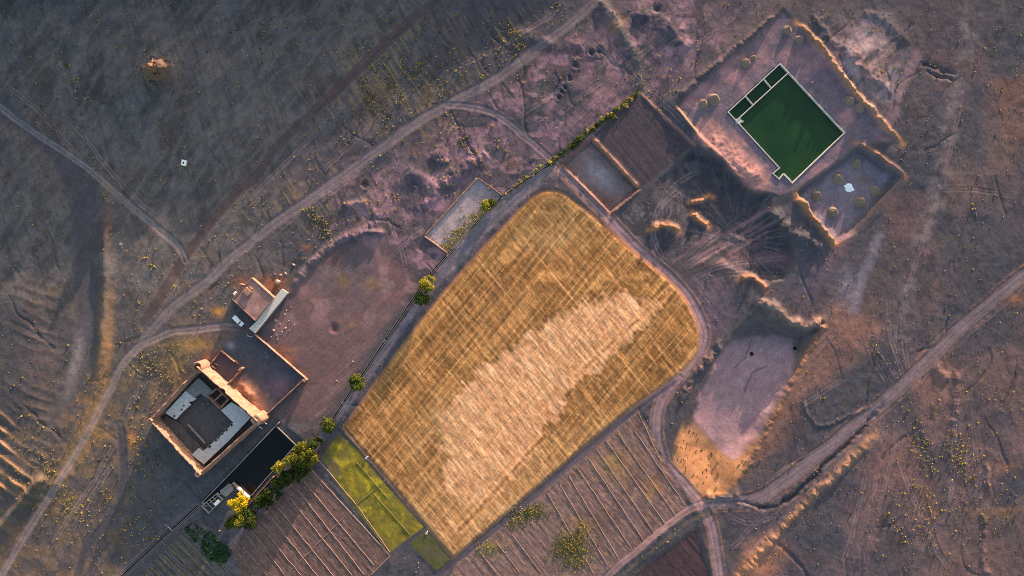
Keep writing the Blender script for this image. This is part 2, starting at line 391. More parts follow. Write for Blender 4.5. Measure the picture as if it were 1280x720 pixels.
# natural rocky crest lines (pale slopes with shaded backs)
for i, (P, h_, w_) in enumerate((
    ([(640, 250 - 30), (655, 205), (672, 196)], .3, 4), ([(1075, 20), (1100, 18), (1120, 40), (1135, 60)], .45, 6),
    ([(745, 0), (770, 30), (790, 60), (800, 85)], .8, 8), ([(790, 10), (830, 30), (850, 50), (862, 66)], .8, 9), ([(640, 40), (700, 60), (730, 52)], .5, 6),
    ([(430, 260), (450, 250), (468, 262), (470, 275)], .8, 5), ([(505, 215), (525, 222), (548, 232)], .7, 8), ([(540, 190), (560, 200)], .6, 8),
    ([(1148, 78), (1175, 86), (1198, 92)], -.6, 2), ([(1155, 90), (1180, 95), (1196, 100)], -.6, 2),
    ([(1000, 490), (1004, 500), (1012, 522), (1025, 534), (1060, 522), (1092, 505)], .35, 2.2), ([(1235, 640), (1228, 670), (1228, 700), (1234, 725)], .4, 3),
    ([(1235, 560), (1232, 590), (1236, 615)], .35, 2.5), ([(1200, 460), (1196, 495), (1190, 535)], .5, 5), ([(1165, 455), (1180, 470), (1190, 475)], .6, 6),
    ([(880, 622), (905, 622), (930, 618)], .8, 5), ([(920, 628), (945, 633), (955, 628)], .6, 3),
    ([(60, 300), (30, 330), (-10, 350)], .5, 10), ([(10, 180), (40, 210), (60, 250)], .5, 12))):
    ridge(P, h_, w_, 2.5, 100 + i)
# cultivated ground: fine furrows
vA = X * .773 + Y * .635; uA = -X * .635 + Y * .773       # A: along the west headland
vB = X * .776 - Y * .63; uB = X * .63 + Y * .776         # B: along the south-west headland
wm = 1 - ss(-3, 1, d['wheat'])
sA = vn(vA / 3.2, uA / 60, 71) + .7 * vn(vA / 8.0, uA / 140, 72)
sB = vn(vB / 3.0, uB / 26, 73) + .7 * vn(vB / 9.0, uB / 90, 74)
H += wm * (.035 * sA + .035 * sB + .25)
H += (1 - ss(-2, 1, d['D'])) * .04 * vn(vB / 2.6, uB / 80, 75)
for k in ('A', 'B', 'C', 'E'):
    H += (1 - ss(-2, 1, d[k])) * (.05 * vn((X * .76 - Y * .65) / 2.8, (X * .65 + Y * .76) / 30, 76) + .02 * f_vf)
kz = (1 - ss(-1, 12, np.minimum(d['kas'], d['yard']))) * (1 - np.exp(-(((X - 310) / 16) ** 2 + ((Y - 491) / 16) ** 2)))
H = H * (1 - kz) + kz * (.02 * f_fin)

EDGE = [(690, 204), (629, 245), (595, 279), (560, 317), (535, 345), (482, 425), (430, 502), (405, 540)]
POOL = [(975, 79.5), (1055.5, 166), (990, 229), (979, 217.5), (974, 224), (966, 217), (974, 210), (910, 140)]
TANK = [(345, 531), (371, 556), (311, 624), (252, 632), (246, 626)]
d['pool'] = dpoly(POOL, 20)
H = np.where(d['pool'] < 0.3, -2.2, H)
TANKW = [(345, 532), (370, 556), (311, 623), (291, 604), (258, 632.5), (253, 628)]
d['tank'] = dpoly(TANKW, 20)
H = np.where(d['tank'] < 0.3, -3.0, H)
kz = (1 - ss(0, 8, dpoly([(345, 528), (376, 556), (312, 630), (262, 645), (245, 628)], 30))) * (d['tank'] >= .3)
H = H * (1 - kz) + kz * (.02 * f_fin)

def hz(px, py):
    """terrain height at a plan point"""
    i = int(np.clip(np.searchsorted(GX, px) - 1, 0, NX - 2)); j = int(np.clip(np.searchsorted(GY, py) - 1, 0, NY - 2))
    a = (px - GX[i]) / (GX[i + 1] - GX[i]); b = (py - GY[j]) / (GY[j + 1] - GY[j])
    return float((H[j, i] * (1 - a) + H[j, i + 1] * a) * (1 - b) + (H[j + 1, i] * (1 - a) + H[j + 1, i + 1] * a) * b)
# ------------------------------------------------------------------ soil, stubble and crop colours (albedo)
RGB = np.zeros(X.shape + (3,))
def paint(m, c):
    global RGB
    m = np.clip(m, 0, 1)[..., None]
    RGB = RGB * (1 - m) + m * np.asarray(c)
def tint(m, f):
    global RGB
    RGB = RGB * (1 + np.clip(m, -1, 2)[..., None] * (np.asarray(f) - 1))

SLATE = lin(74, 73, 74); BROWN = lin(84, 75, 73); MAUVE = lin(116, 98, 98); PINK = lin(140, 109, 111)
DARK = lin(56, 58, 62); OLIVE = lin(98, 90, 58); OCHRE = lin(150, 108, 66); PALE = lin(150, 140, 140)

RGB[:] = SLATE
paint(ss(-.3, .5, fbm(X / 120, Y / 120, 201, 3)) * .6 * ss(500, 900, X), BROWN)
paint(ss(.0, .6, fbm(X / 70 + 3, Y / 70, 203, 4)) * .7, BROWN)
lz = ss(420, 300, X + (Y - 200) * .2) * ss(420, 330, Y) + ss(620, 420, X) * ss(200, 120, Y + (X - 400) * .25); lz = np.clip(lz, 0, 1)
paint(lz * .8, lin(78, 75, 74)); paint(lz * ss(.2, .75, ridg) * .45, lin(98, 94, 92)); paint(lz * ss(.1, -.5, ridg) * .55, lin(62, 58, 56)); paint(lz * ss(.1, .6, fbm(X / 55, Y / 55, 206, 3)) * .45, lin(76, 66, 61))  # relief shading painted in: lighter ridges, darker drainage
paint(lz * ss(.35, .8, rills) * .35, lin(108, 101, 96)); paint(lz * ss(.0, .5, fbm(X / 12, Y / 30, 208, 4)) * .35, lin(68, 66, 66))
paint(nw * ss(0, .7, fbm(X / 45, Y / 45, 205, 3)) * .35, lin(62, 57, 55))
band = (X * .66 + Y * .75)
midz = ss(422, 446, X * .552 + Y * .834 + 6 * f_mid) * ss(60, 20, np.abs((X - 620) * .62 + (Y - 130) * .78 - 20) - 60) * ss(380, 520, X) * ss(920, 820, X)
paint(midz * ss(-.25, .45, fbm(X / 26, Y / 26, 207, 4)) * .55, PINK * .85); paint(midz * ss(.12, .3, fbm(X / 24 + 7, Y / 15, 341, 4)) * .85, PINK * 1.02); paint(midz * ss(.1, .3, fbm(X / 20, Y / 16 + 9, 342, 4)) * .7, lin(66, 64, 70))
zone = np.exp(-(((X - 500) / 80) ** 2 + ((Y - 245) / 50) ** 2))
paint(zone * ss(-.3, .5, fbm(X / 22, Y / 22, 209, 4)) * .6, PINK); paint(zone * ss(.1, .28, fbm(X / 20 + 3, Y / 16, 343, 4)) * .9, PINK * 1.12); paint(zone * ss(.12, .3, fbm(X / 18, Y / 18 + 5, 344, 4)) * .8, lin(70, 68, 74))
zone = np.exp(-(((X - 840) / 60) ** 2 + ((Y - 40) / 55) ** 2))
paint(zone * ss(-.3, .4, fbm(X / 22, Y / 22, 210, 4)) * .6, PINK); paint(zone * ss(.1, .28, fbm(X / 20 + 3, Y / 16, 345, 4)) * .9, PINK * 1.12); paint(zone * ss(.12, .3, fbm(X / 18, Y / 18 + 5, 346, 4)) * .8, lin(66, 66, 72))
zone = np.exp(-(((X - 1080) / 44) ** 2 + ((Y - 80) / 55) ** 2) ** 1.5) * 1.1
paint(zone * ss(-.3, .4, fbm(X / 18, Y / 18, 211, 4)) * .9, lin(150, 138, 138)); paint(zone * ss(.25, .8, vn((X * .45 + Y * .89) / 3.0, (X * .89 - Y * .45) / 26, 331)) * .7, lin(88, 84, 88)); paint(zone * ss(.2, .7, rills) * .4, lin(160, 132, 122))
zone = np.exp(-(((X - 250) / 80) ** 2 + ((Y - 390) / 70) ** 2))
paint(zone * ss(-.5, .5, fbm(X / 20, Y / 20, 212, 4)) * .6, lin(112, 90, 78))
zone = ss(180, 120, X) * ss(490, 540, Y) + np.exp(-(((X - 180) / 60) ** 2 + ((Y - 470) / 60) ** 2))
paint(np.clip(zone, 0, 1) * .35, lin(96, 82, 74)); paint(zone * ss(-.2, .5, fbm(X / 16, Y / 16, 213, 4)) * .7, lin(122, 100, 70))
zone = ss(1060, 1200, X) * ss(60, 160, Y)
paint(zone * ss(-.1, .5, fbm(X / 50, Y / 80, 214, 3)) * .7, lin(112, 92, 80))
zone = ss(930, 1000, X) * ss(480, 560, Y)
paint(zone * ss(-.1, .5, fbm(X / 40, Y / 60, 215, 3)) * .6, lin(118, 94, 86))
zone = np.exp(-(((X - 1060) / 45) ** 2 + ((Y - 400) / 28) ** 2)); paint(zone * .6 * (.7 + .3 * f_mid), lin(136, 98, 76))  # sunlit slopes painted warm into the soil, here through the polygons below
zone = np.exp(-(((X - 975) / 22) ** 2 + ((Y - 510) / 22) ** 2)); paint(zone * .7 * (.7 + .3 * f_mid), lin(140, 98, 70))
zone = np.exp(-(((X - 1160) / 22) ** 2 + ((Y - 475) / 22) ** 2)); paint(zone * .6 * (.7 + .3 * f_mid), lin(136, 98, 80))
zone = ss(120, 40, X) * ss(330, 400, Y) * ss(640, 560, Y); paint(zone * .6, lin(66, 66, 68))
paint(wl_ * spur ** 2 * .55 * ss(20, 70, X), lin(124, 98, 82)); paint(wl2 * spur2 ** 3 * .8, lin(178, 134, 92))  # spur crests painted brighter for the sun on them
for (pp, c, m_) in (([(1022, 398), (1050, 384), (1100, 410), (1085, 440), (1040, 470), (1000, 500), (985, 480)], (132, 98, 82), .65), ([(965, 505), (1000, 490), (990, 530), (950, 580), (930, 590)], (138, 98, 76), .55), ([(1098, 545), (1140, 552), (1168, 600), (1176, 650), (1140, 660), (1112, 610), (1080, 640)], (124, 94, 82), .6),
                    ([(1150, 470), (1196, 455), (1198, 520), (1170, 560), (1150, 520)], (132, 98, 84), .6), ([(1220, 450), (1290, 420), (1290, 500), (1230, 510)], (104, 84, 78), .6), ([(1240, 100), (1290, 90), (1290, 190), (1250, 170)], (116, 86, 72), .6), ([(1150, 60), (1230, 70), (1240, 100), (1170, 110)], (100, 80, 74), .5), ([(1110, 240), (1180, 250), (1160, 330), (1110, 310)], (98, 78, 74), .6), ([(1160, 670), (1230, 640), (1290, 650), (1290, 725), (1170, 725)], (104, 84, 76), .6), ([(930, 690), (960, 668), (985, 690), (960, 725), (915, 725)], (168, 116, 84), .6)):
    q = dpoly(pp, 30, 10, 321, 24); paint(ss(14, -10, q) * m_ * 1.3 * (.75 + .5 * f_mid + .2 * f_fin) * (1 - cult), lin(*c))
paint(gully * .55, lin(54, 51, 53)); paint(faint * .65 * (1 - cult), lin(130, 112, 108)); paint(faint_d * .35 * (1 - cult), lin(50, 47, 50))
paint(far * .8, lin(84, 78, 76))
gst = vn((X * .84 - Y * .54) / 2.8, (X * .54 + Y * .84) / 34, 311); gst2 = vn((X * .95 - Y * .3) / 2.6, (X * .3 + Y * .95) / 28, 312)
nz = np.exp(-(((X - 500) / 110) ** 2 + ((Y - 110) / 90) ** 2)) + np.exp(-(((X - 400) / 90) ** 2 + ((Y - 260) / 50) ** 2)) + np.exp(-(((X - 640) / 60) ** 2 + ((Y - 50) / 50) ** 2))
paint(wild * nz * ss(.2, .7, gst) * ss(-.4, .2, f_mid) * .75, lin(132, 112, 74)); paint(wild * nz * ss(.35, .85, gst2) * .5, lin(88, 76, 72)); paint(wild * nz * ss(.4, .8, -gst) * .5, lin(48, 46, 48))
paint(wild * ss(.35, .8, gst2) * .3, lin(48, 49, 52)); paint(wild * ss(.45, .9, gst) * .3, lin(92, 84, 80))
q = dline(smooth_pts([(362, 362), (384, 335), (405, 312), (432, 296), (462, 284), (480, 268)], 2), 20, 2, 46)[0]; paint(ss(6, 2, q) * .7 * (.8 + .4 * f_fin), lin(120, 100, 102))
# lumpy scrub litter
paint(wild * ss(.25, .7, fbm(X / 11, Y / 11, 217, 3)) * ss(-.2, .4, fbm(X / 60, Y / 60, 218, 2)) * .28 * (1 - .8 * nw), OLIVE)
# wadi
paint(w_in * .98, lin(74, 72, 74))
paint(w_in * np.exp(-(((X - 95 + (Y - 440) * .25) / 9) ** 2 + ((Y - 455) / 38) ** 2)) * 1.2 * (.7 + .3 * f_vf), lin(128, 120, 120))
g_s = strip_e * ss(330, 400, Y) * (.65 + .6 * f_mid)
paint(g_s * .9, lin(134, 102, 70)); paint(g_s * ss(.1, .5, f_mid) * .5 * ss(300, 350, Y), lin(176, 124, 72)); paint(strip_e * ss(240, 260, Y) * ss(330, 300, Y) * .5, lin(86, 68, 66))  # bank strips: dry-grass gold plus sunlit orange painted in
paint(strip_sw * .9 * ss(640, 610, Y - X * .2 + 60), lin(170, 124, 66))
zone = np.exp(-(((X - 112) / 26) ** 2 + ((Y - 520) / 50) ** 2)); paint(zone * ss(-.4, .3, f_fin) * .55, lin(140, 104, 62))
zone = np.exp(-(((X - 50) / 20) ** 2 + ((Y - 632) / 30) ** 2)); paint(zone * .7, lin(66, 64, 52))
# golden patches; wall-side and hilltop ones paint sun warmth into the ground
for (a, b, ra, rb, c, m_) in ((243, 430, 22, 10, lin(160, 122, 62), .8), (218, 455, 14, 22, lin(140, 112, 58), .6), (165, 550, 6, 14, lin(170, 112, 62), .9), (205, 94, 18, 13, lin(140, 104, 72), .85), (215, 350, 6, 14, lin(180, 146, 122), .9), (275, 390, 9, 6, lin(178, 128, 52), .9),
                             (345, 354, 14, 10, lin(150, 92, 50), .9), (300, 352, 12, 8, lin(130, 88, 62), .7), (300, 486, 26, 20, lin(160, 112, 78), .9), (318, 505, 14, 14, lin(166, 112, 76), .8), (262, 446, 10, 8, lin(150, 100, 66), .6), (360, 448, 12, 10, lin(160, 102, 66), .7), (380, 472, 10, 14, lin(140, 96, 70), .6),
                             (535, 120, 12, 14, lin(120, 96, 62), .5), (470, 120, 22, 22, lin(120, 92, 70), .5), (770, 32, 10, 12, lin(150, 112, 68), .7), (1005, 700, 30, 14, lin(110, 84, 70), .4), (945, 705, 18, 16, lin(176, 120, 82), .7), (1270, 375, 14, 8, lin(170, 112, 66), .7), (1215, 640, 34, 8, lin(126, 98, 72), .6), (1260, 640, 20, 8, lin(136, 100, 70), .6), (1255, 585, 26, 8, lin(136, 98, 76), .6),
                             (640, 205, 9, 9, lin(130, 104, 66), .5), (455, 228, 7, 6, lin(110, 80, 60), .6), (383, 310, 6, 4, lin(150, 98, 56), .7)):
    q = ((X - a) / ra) ** 2 + ((Y - b) / rb) ** 2
    paint(np.exp(-q * 1.1) * m_ * (.8 + .45 * f_fin), c)
paint(em1 * .85 * (.8 + .3 * f_fin), lin(146, 108, 84)); paint(gul * .55, lin(50, 48, 50))  # sunlit orange of the embankment painted into its colour
# lot east of the fortified house
lm = 1 - ss(-14, 5, d['lot'])
paint(lm * .85, lin(104, 82, 80))
stl = vn((X * .66 + Y * .75) / 2.2, (X * .75 - Y * .66) / 50, 221)
paint(lm * ss(.0, .9, stl) * .4, lin(130, 96, 84))
paint(lm * ss(.1, .5, fbm(X / 20, Y / 20, 223, 4)) * .7 * ss(450, 350, Y), lin(146, 118, 114))
paint(lm * ss(430, 320, Y) * .55 * ss(-.2, .4, fbm(X / 30, Y / 30, 225, 2)), lin(84, 84, 88))
for (a, b, ra, rb, c) in ((428, 352, 7, 9, (112, 92, 56)), (465, 356, 10, 8, (136, 108, 66)), (440, 406, 6, 6, (122, 104, 76)), (365, 437, 8, 4, (150, 108, 76)), (380, 360, 10, 9, (140, 108, 104)), (353, 410, 10, 8, (140, 106, 104)), (346, 440, 12, 8, (130, 84, 60))):
    paint(np.exp(-(((X - a) / ra) ** 2 + ((Y - b) / rb) ** 2)) * .8 * (.8 + .5 * f_fin), lin(*c))
hedl = ss(26, 4, np.abs((X - 470) * .78 + (Y - 440) * .62)) * lm
paint(hedl * ss(-.2, .6, stl) * .6, lin(134, 112, 106))
paint(ss(2, -6, d['yard']) * .9, lin(74, 74, 80))
paint(ss(2, -6, d['yard']) * .9 * np.exp(-(((X - 350) / 14) ** 2 + ((Y - 482) / 12) ** 2)), lin(110, 88, 96))
for (a, b, ra, rb, m_) in ((302, 484, 14, 9, .9), (315, 500, 12, 13, .9), (324, 512, 8, 8, .8), (306, 494, 12, 8, .7)): paint(np.exp(-(((X - a) / ra) ** 2 + ((Y - b) / rb) ** 2)) * m_ * (.9 + .4 * f_fin), lin(158, 112, 82))  # warm ground by the north-east wall: sun and bounced light painted in
paint(np.exp(-(((X - 288) / 5) ** 2 + ((Y - 432) / 5) ** 2)) * .8, lin(140, 136, 140))
paint(np.exp(-(((X - 293) / 8) ** 2 + ((Y - 462) / 8) ** 2)) * .8, lin(118, 82, 92))
# terrace
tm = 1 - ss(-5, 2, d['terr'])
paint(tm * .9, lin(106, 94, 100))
stn = vn((X * .66 - Y * .75) / 2.4, (X * .75 + Y * .66) / 40, 231)
paint(tm * ss(-.2, .5, fbm(X / 24, Y / 24, 233, 3)) * .85, lin(150, 114, 112))
paint(tm * ss(.1, .8, stn) * .45 * ss(1020, 1050, X), lin(136, 104, 106))
q = dline([(884, 164), (905, 186), (930, 208), (948, 226)], 40, 3, 234)[0]
paint(ss(22, 8, q) * (.75 + .25 * vn((X + Y) / 3, (X - Y) / 3, 235)), lin(166, 124, 112))
paint(ss(24, 14, np.abs(d['pool'] - 10) + 8) * .0, PALE)
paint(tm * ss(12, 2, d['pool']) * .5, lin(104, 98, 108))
paint(tm * np.exp(-(((X - 985) / 30) ** 2 + ((Y - 45) / 26) ** 2)) * .8, lin(88, 82, 90))  # top corner painted darker where the berm shades it
paint(b1 * .6, lin(170, 124, 78)); paint(b3 * .6, lin(160, 112, 84)); paint(b4 * .85, lin(178, 126, 78))  # orange of the sunlit berm faces painted into the soil
zm = 1 - ss(-12, -4, d['basin'])
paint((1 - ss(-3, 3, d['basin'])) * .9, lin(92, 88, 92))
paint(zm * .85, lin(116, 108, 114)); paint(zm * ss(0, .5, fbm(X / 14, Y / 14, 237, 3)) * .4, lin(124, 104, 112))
paint(np.exp(-(((X - 1084) / 7) ** 2 + ((Y - 222) / 6) ** 2)) * .7, lin(112, 94, 66))
# pale gully east of the basin, and the pinkish fan
q = dline(smooth_pts([(1100, 296), (1086, 328), (1074, 352), (1066, 388)], 2), 40, 3, 241)[0]
paint(ss(11, 2, q + 3 * f_fin) * .42, lin(134, 128, 132)); paint(np.exp(-(((X - 1058) / 14) ** 2 + ((Y - 358) / 24) ** 2)) * .5, lin(130, 124, 130))
q = dline(smooth_pts([(1062, 290), (1045, 318), (1025, 345), (1000, 370)], 2), 40, 3, 242)[0]
paint(ss(14, 3, q) * .5 * (.7 + .3 * stn), lin(130, 98, 100))
q = dline(smooth_pts([(1145, 68), (1135, 92), (1126, 112), (1118, 135), (1112, 150)], 2), 40, 3, 243)[0]
paint(ss(10, 2, q) * .6, lin(136, 110, 108))
# excavation
xm = 1 - ss(-8, 6, d['excav'])
paint(ss(46, 14, np.hypot((X - 1000) / 1.1, Y - 345)) * .85, lin(80, 77, 81)); paint(xm * .9, lin(64, 63, 67))
arc = np.sin(np.hypot(X - 812, Y - 322) / 2.4 + 2.5 * f_mid)
paint(xm * ss(.0, .5, fbm(X / 9, Y / 16, 246, 3)) * .4 * ss(930, 860, X), lin(108, 102, 104)); paint(xm * ss(.1, .5, fbm(X / 13 + 40, Y / 13, 248, 3)) * .5, lin(54, 54, 58)); paint(faint * xm * .5, lin(122, 116, 118))
paint(xm * ss(-.1, .5, fbm(X / 40, Y / 25, 245, 3)) * .5 * ss(280, 330, Y), lin(112, 86, 88))
ang = np.arctan2(Y - 300, X - 925); rad_ = np.hypot(X - 925, Y - 300)
paint(xm * ss(.25, .8, vn(ang * 34, rad_ / 45, 351)) * .45 * ss(110, 40, rad_), lin(116, 106, 110)); paint(xm * ss(.35, .85, vn(ang * 46, rad_ / 40, 352)) * .5, lin(50, 50, 54))
ang = np.arctan2(Y - 262, X - 800); rad_ = np.hypot(X - 800, Y - 262); paint(xm * ss(.3, .8, vn(ang * 3, rad_ / 2.4, 353)) * .45 * ss(90, 50, rad_), lin(116, 112, 116))
fan = ss(30, 10, np.abs((X - 880) * .5 + (Y - 320) * .86)) * xm
paint(fan * ss(0, .8, vn((X * .5 + Y * .86) / 2.4, (X * .86 - Y * .5) / 60, 246)) * .6, lin(140, 106, 108))
for g in (h1, h2, h3): paint(g * .8 * (.8 + .3 * f_fin), lin(176, 122, 82))  # orange of the lit heaps painted into their colour
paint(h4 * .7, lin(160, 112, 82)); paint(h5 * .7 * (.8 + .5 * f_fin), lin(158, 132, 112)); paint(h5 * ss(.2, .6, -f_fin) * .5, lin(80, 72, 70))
zone = ss(60, 20, np.hypot((X - 880) / 1.0, (Y - 385) / .9)) * (1 - wm) * ss(4, 12, d['pond'])
fu = (X * .75 + Y * .1); 
paint(zone * .75, lin(98, 86, 90)); paint(zone * ss(.2, .8, vn((X * .82 - Y * .57) / 2.3, (X * .57 + Y * .82) / 40, 247)) * .5, lin(128, 100, 98))
# dry pond
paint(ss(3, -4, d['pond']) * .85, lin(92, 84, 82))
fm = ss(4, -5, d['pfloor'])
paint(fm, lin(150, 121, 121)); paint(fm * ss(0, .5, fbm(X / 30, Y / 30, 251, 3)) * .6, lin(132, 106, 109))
paint(fm * ss(450, 425, Y + 8 * f_mid) * .6, lin(98, 94, 98))  # north end of the pond floor painted darker for the bank's shade
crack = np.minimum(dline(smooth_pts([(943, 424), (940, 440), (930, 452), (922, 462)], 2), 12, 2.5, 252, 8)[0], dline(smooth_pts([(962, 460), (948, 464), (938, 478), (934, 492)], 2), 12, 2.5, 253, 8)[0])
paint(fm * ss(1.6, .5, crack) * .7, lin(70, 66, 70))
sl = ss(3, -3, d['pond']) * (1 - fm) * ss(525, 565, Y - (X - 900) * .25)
paint(sl * .95, lin(150, 108, 76)); paint(sl * ss(.2, .6, f_fin) * .3, lin(130, 98, 60)); paint(sl * ss(.3, .6, fbm(X / 14, Y / 14, 255, 2)) * .5, lin(178, 128, 92))  # sunlit south slope painted orange, likewise the rim below
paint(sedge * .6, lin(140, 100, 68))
paint(h6 * ss(-.1, .4, f_fin) * .8, lin(156, 112, 92))
# walled basin + rectangular pit
wd = ss(1, -1, d['walled'])
paint(wd, lin(152, 138, 136)); qg = ss(.0, .8, (X * .66 + Y * .75 - (560 * .66 + 300 * .75) + 5) / 12 + .8 * f_fin + .5 * f_mid)
paint(wd * qg * .8, lin(112, 100, 56)); paint(wd * ss(.25, .5, f_fin) * .5, lin(98, 92, 64)); paint(wd * ss(15, 2, np.abs((X - 612) * .66 - (Y - 240) * -.75)) * .0, OLIVE)
rd = ss(0, -5, d['rect'])
paint(rd, lin(112, 94, 90)); paint(rd * np.exp(-(((X * .7 + Y * .7 - 750 * .7 - 218 * .7) / 26) ** 2 + ((X * .7 - Y * .7 - (750 - 218) * .7) / 12) ** 2)) * 1.0 * (.8 + .3 * f_fin), lin(146, 138, 140))
paint(rd * np.exp(-(((X - 754) / 14) ** 2 + ((Y - 255) / 12) ** 2)) * .7, lin(110, 82, 56))
# banks along the irrigation line and strip between it and the field
strp = dline([(680, 214), (610, 276), (560, 335)], 40, 2, 256)
paint(ss(13, 6, strp[0]) * .8 * (1 - wm) * (1 - wd), lin(110, 104, 100)); paint(ss(13, 6, strp[0]) * (1 - wm) * (1 - wd) * ss(0, .5, f_fin) * .6, lin(148, 134, 134))
# tracks
for k, (Dk, Tk, Sk) in tr.items():
    hw = TRACKS[k][1]
    g = 1 - ss(hw * .7, hw * 1.3, Dk + 1.0 * f_fin)
    c = {'south_west': (118, 104, 101), 'main_north': (108, 97, 98), 'north_loop': (104, 96, 98), 'upper': (72, 62, 60), 'wadi_side': (112, 106, 102), 'river_edge': (62, 62, 66),
         'field_east': (138, 113, 112), 'field_west': (94, 90, 96), 'field_south': (78, 72, 80), 'east': (116, 101, 100), 'plot_edge': (142, 114, 108)}[k]
    paint(g * (.66 + .3 * f_fin + .3 * f_mid) * (.75 if k == 'wadi_side' else 1) * ss(0, .03, Tk) * ss(1, .97, Tk), lin(*c)); lng = vn(Tk * 12, Sk / 1.6, 260)
    paint(g * ss(0, .8, lng) * .35, lin(*c) * 1.5)
    paint(g * np.exp(-((Dk - 2.6) / .9) ** 2) * .4, lin(*c) * 1.45)
    if k == 'upper': paint(np.exp(-((Dk - hw * 1.15) / 1.2) ** 2) * .45 * ss(-.5, .3, f_fin), lin(112, 96, 88)); paint(g * np.exp(-((Sk - 3.0) / 1.3) ** 2) * .35 * ss(-.2, .5, vn(Tk * 9, ZERO, 4)), lin(112, 84, 78))
    if k == 'east':
        paint(np.exp(-((Dk - 9.5) / 1.0) ** 2) * .5, lin(60, 52, 52)); paint(np.exp(-((Dk - 11.5) / 1.2) ** 2) * .6 * ss(-.4, .3, f_fin), lin(150, 108, 84))
    if k == 'field_east': paint(np.exp(-((Dk - hw * 1.35) / 1.2) ** 2) * .55 * (Sk > -100), lin(160, 118, 96))
# ---- crops
paint(wm, lin(143, 103, 57))
top = ss(330, 265, Y + .25 * (X - 690) + 10 * f_mid)
lowp = ss(560, 640, Y + (X - 560) * .35 + 12 * f_mid)
paint(wm * ss(-.15, .4, fbm(X / 26, Y / 26, 271, 3)) * .7, lin(112, 80, 46))
BR = smooth_pts([(776, 366), (812, 376), (826, 394), (800, 412), (770, 440), (720, 480), (690, 520), (662, 575), (612, 612), (572, 606), (556, 560), (545, 520), (580, 480), (630, 446), (690, 398), (735, 378)], 2, True)
dbr = dpoly(BR, 50, 9, 272, 20) + 9 * vn(vB / 2.6, uB / 16, 273)
bright = ss(8, -8, dbr)
fadeA = ss(-.5, .5, fbm(X / 38, Y / 38, 291, 2)); fadeB = ss(-.5, .5, fbm(X / 38 + 9, Y / 38, 292, 2))
sA2 = ss(.2, .8, vn(vA / 3.0, uA / 90, 274)) * (.35 + .65 * fadeA); sA3 = ss(.35, .85, vn(vA / 6.5, uA / 200, 275))
sB2 = ss(.15, .8, vn(vB / 2.8, uB / 24, 276)) * (.35 + .65 * fadeB); sB3 = ss(.4, .9, vn(vB / 6.0, uB / 120, 277))
paint(wm * (1 - bright) * sA2 * .75, lin(199, 145, 85)); paint(wm * (1 - bright) * sA3 * .35, lin(212, 156, 94))
paint(wm * (1 - bright) * sB2 * .65, lin(197, 141, 81)); paint(wm * (1 - bright) * sB3 * .25, lin(216, 160, 98))
paint(wm * (1 - bright) * ss(.25, .8, vn(vB / 2.6, uB / 11, 278)) * ss(-.3, .4, f_mid) * .65, lin(91, 63, 37)); paint(wm * (1 - bright) * ss(.3, .8, vn(vA / 2.8, uA / 40, 293)) * .5, lin(99, 70, 40))
dbr2 = dpoly(BR, 50, 12, 372, 14) + 6 * vn(vB / 2.8, uB / 16, 273) - 16 * ss(560, 620, Y) * ss(640, 600, X + 20 * f_mid); bright = ss(5, -5, dbr2); paint(wm * np.exp(-((dbr2 - 5) / 4) ** 2) * .45, lin(98, 70, 40)); paint(wm * bright * .92, lin(202, 152, 104)); paint(wm * bright * sB2 * .85, lin(242, 192, 138)); paint(wm * bright * ss(.2, .8, vn(vB / 2.6, uB / 13, 279)) * .6, lin(164, 108, 65))
paint(wm * lowp * .5 * (.6 + .4 * sB2), lin(202, 155, 104)); paint(wm * lowp * sB2 * .6, lin(234, 186, 128)); paint(wm * lowp * ss(.3, .8, vn(vB / 2.6, uB / 12, 294)) * .5, lin(145, 99, 57))
paint(wm * top * .75, lin(120, 95, 57)); paint(wm * top * sA2 * .55, lin(162, 127, 79))
sw = np.hypot(X - 735 + 6 * f_mid, Y - 290); paint(wm * top * ss(.55, 1, np.sin(sw / 2.3)) * .5 * ss(70, 30, sw), lin(174, 139, 89))
sw = np.hypot(X - 680, Y - 330 + 6 * f_mid); paint(wm * top * ss(.75, 1, np.sin(sw / 3.1)) * .4, lin(170, 135, 87))
for (a, b, ra, rb) in ((645, 308, 9, 7), (632, 325, 8, 6), (755, 345, 14, 8), (745, 358, 12, 8), (690, 345, 20, 9), (800, 345, 16, 8)):
    paint(wm * ss(.25, .9, np.exp(-(((X - a) / ra) ** 2 + ((Y - b) / rb) ** 2)) + .35 * f_fin) * (.5 + .4 * sB2), lin(216, 160, 92))
lnA = ss(.80, .98, np.cos(2 * math.pi * (vA / 7.6 + .35 * vn(vA / 30, uA / 120, 381)))) * ss(-.6, .2, vn(vA / 9, uA / 60, 382))
lnB = ss(.80, .98, np.cos(2 * math.pi * (vB / 8.8 + .35 * vn(vB / 30, uB / 90, 383)))) * ss(-.4, .4, vn(vB / 9, uB / 40, 384))
paint(wm * (1 - .7 * bright) * lnA * .55, lin(208, 164, 100)); paint(wm * (1 - .5 * bright) * lnB * .5 * ss(380, 480, Y - (X - 650) * .3), lin(206, 162, 98)); paint(wm * bright * lnB * .4, lin(242, 204, 138))
edge = ss(-16, -4, d['wheat'])
paint(wm * edge * .6 * ss(520, 430, Y) * ss(760, 600, X), lin(145, 106, 57)); paint(wm * edge * sA2 * .6, lin(195, 145, 83))
for (a, b, ra, rb) in ((570, 545, 20, 46), (600, 672, 22, 18), (548, 520, 16, 24), (520, 560, 10, 22), (700, 300, 26, 16), (640, 640, 20, 10)):
    paint(wm * np.exp(-(((X - a) / ra) ** 2 + ((Y - b) / rb) ** 2)) * .6 * (.7 + .5 * f_fin), lin(183, 145, 96))
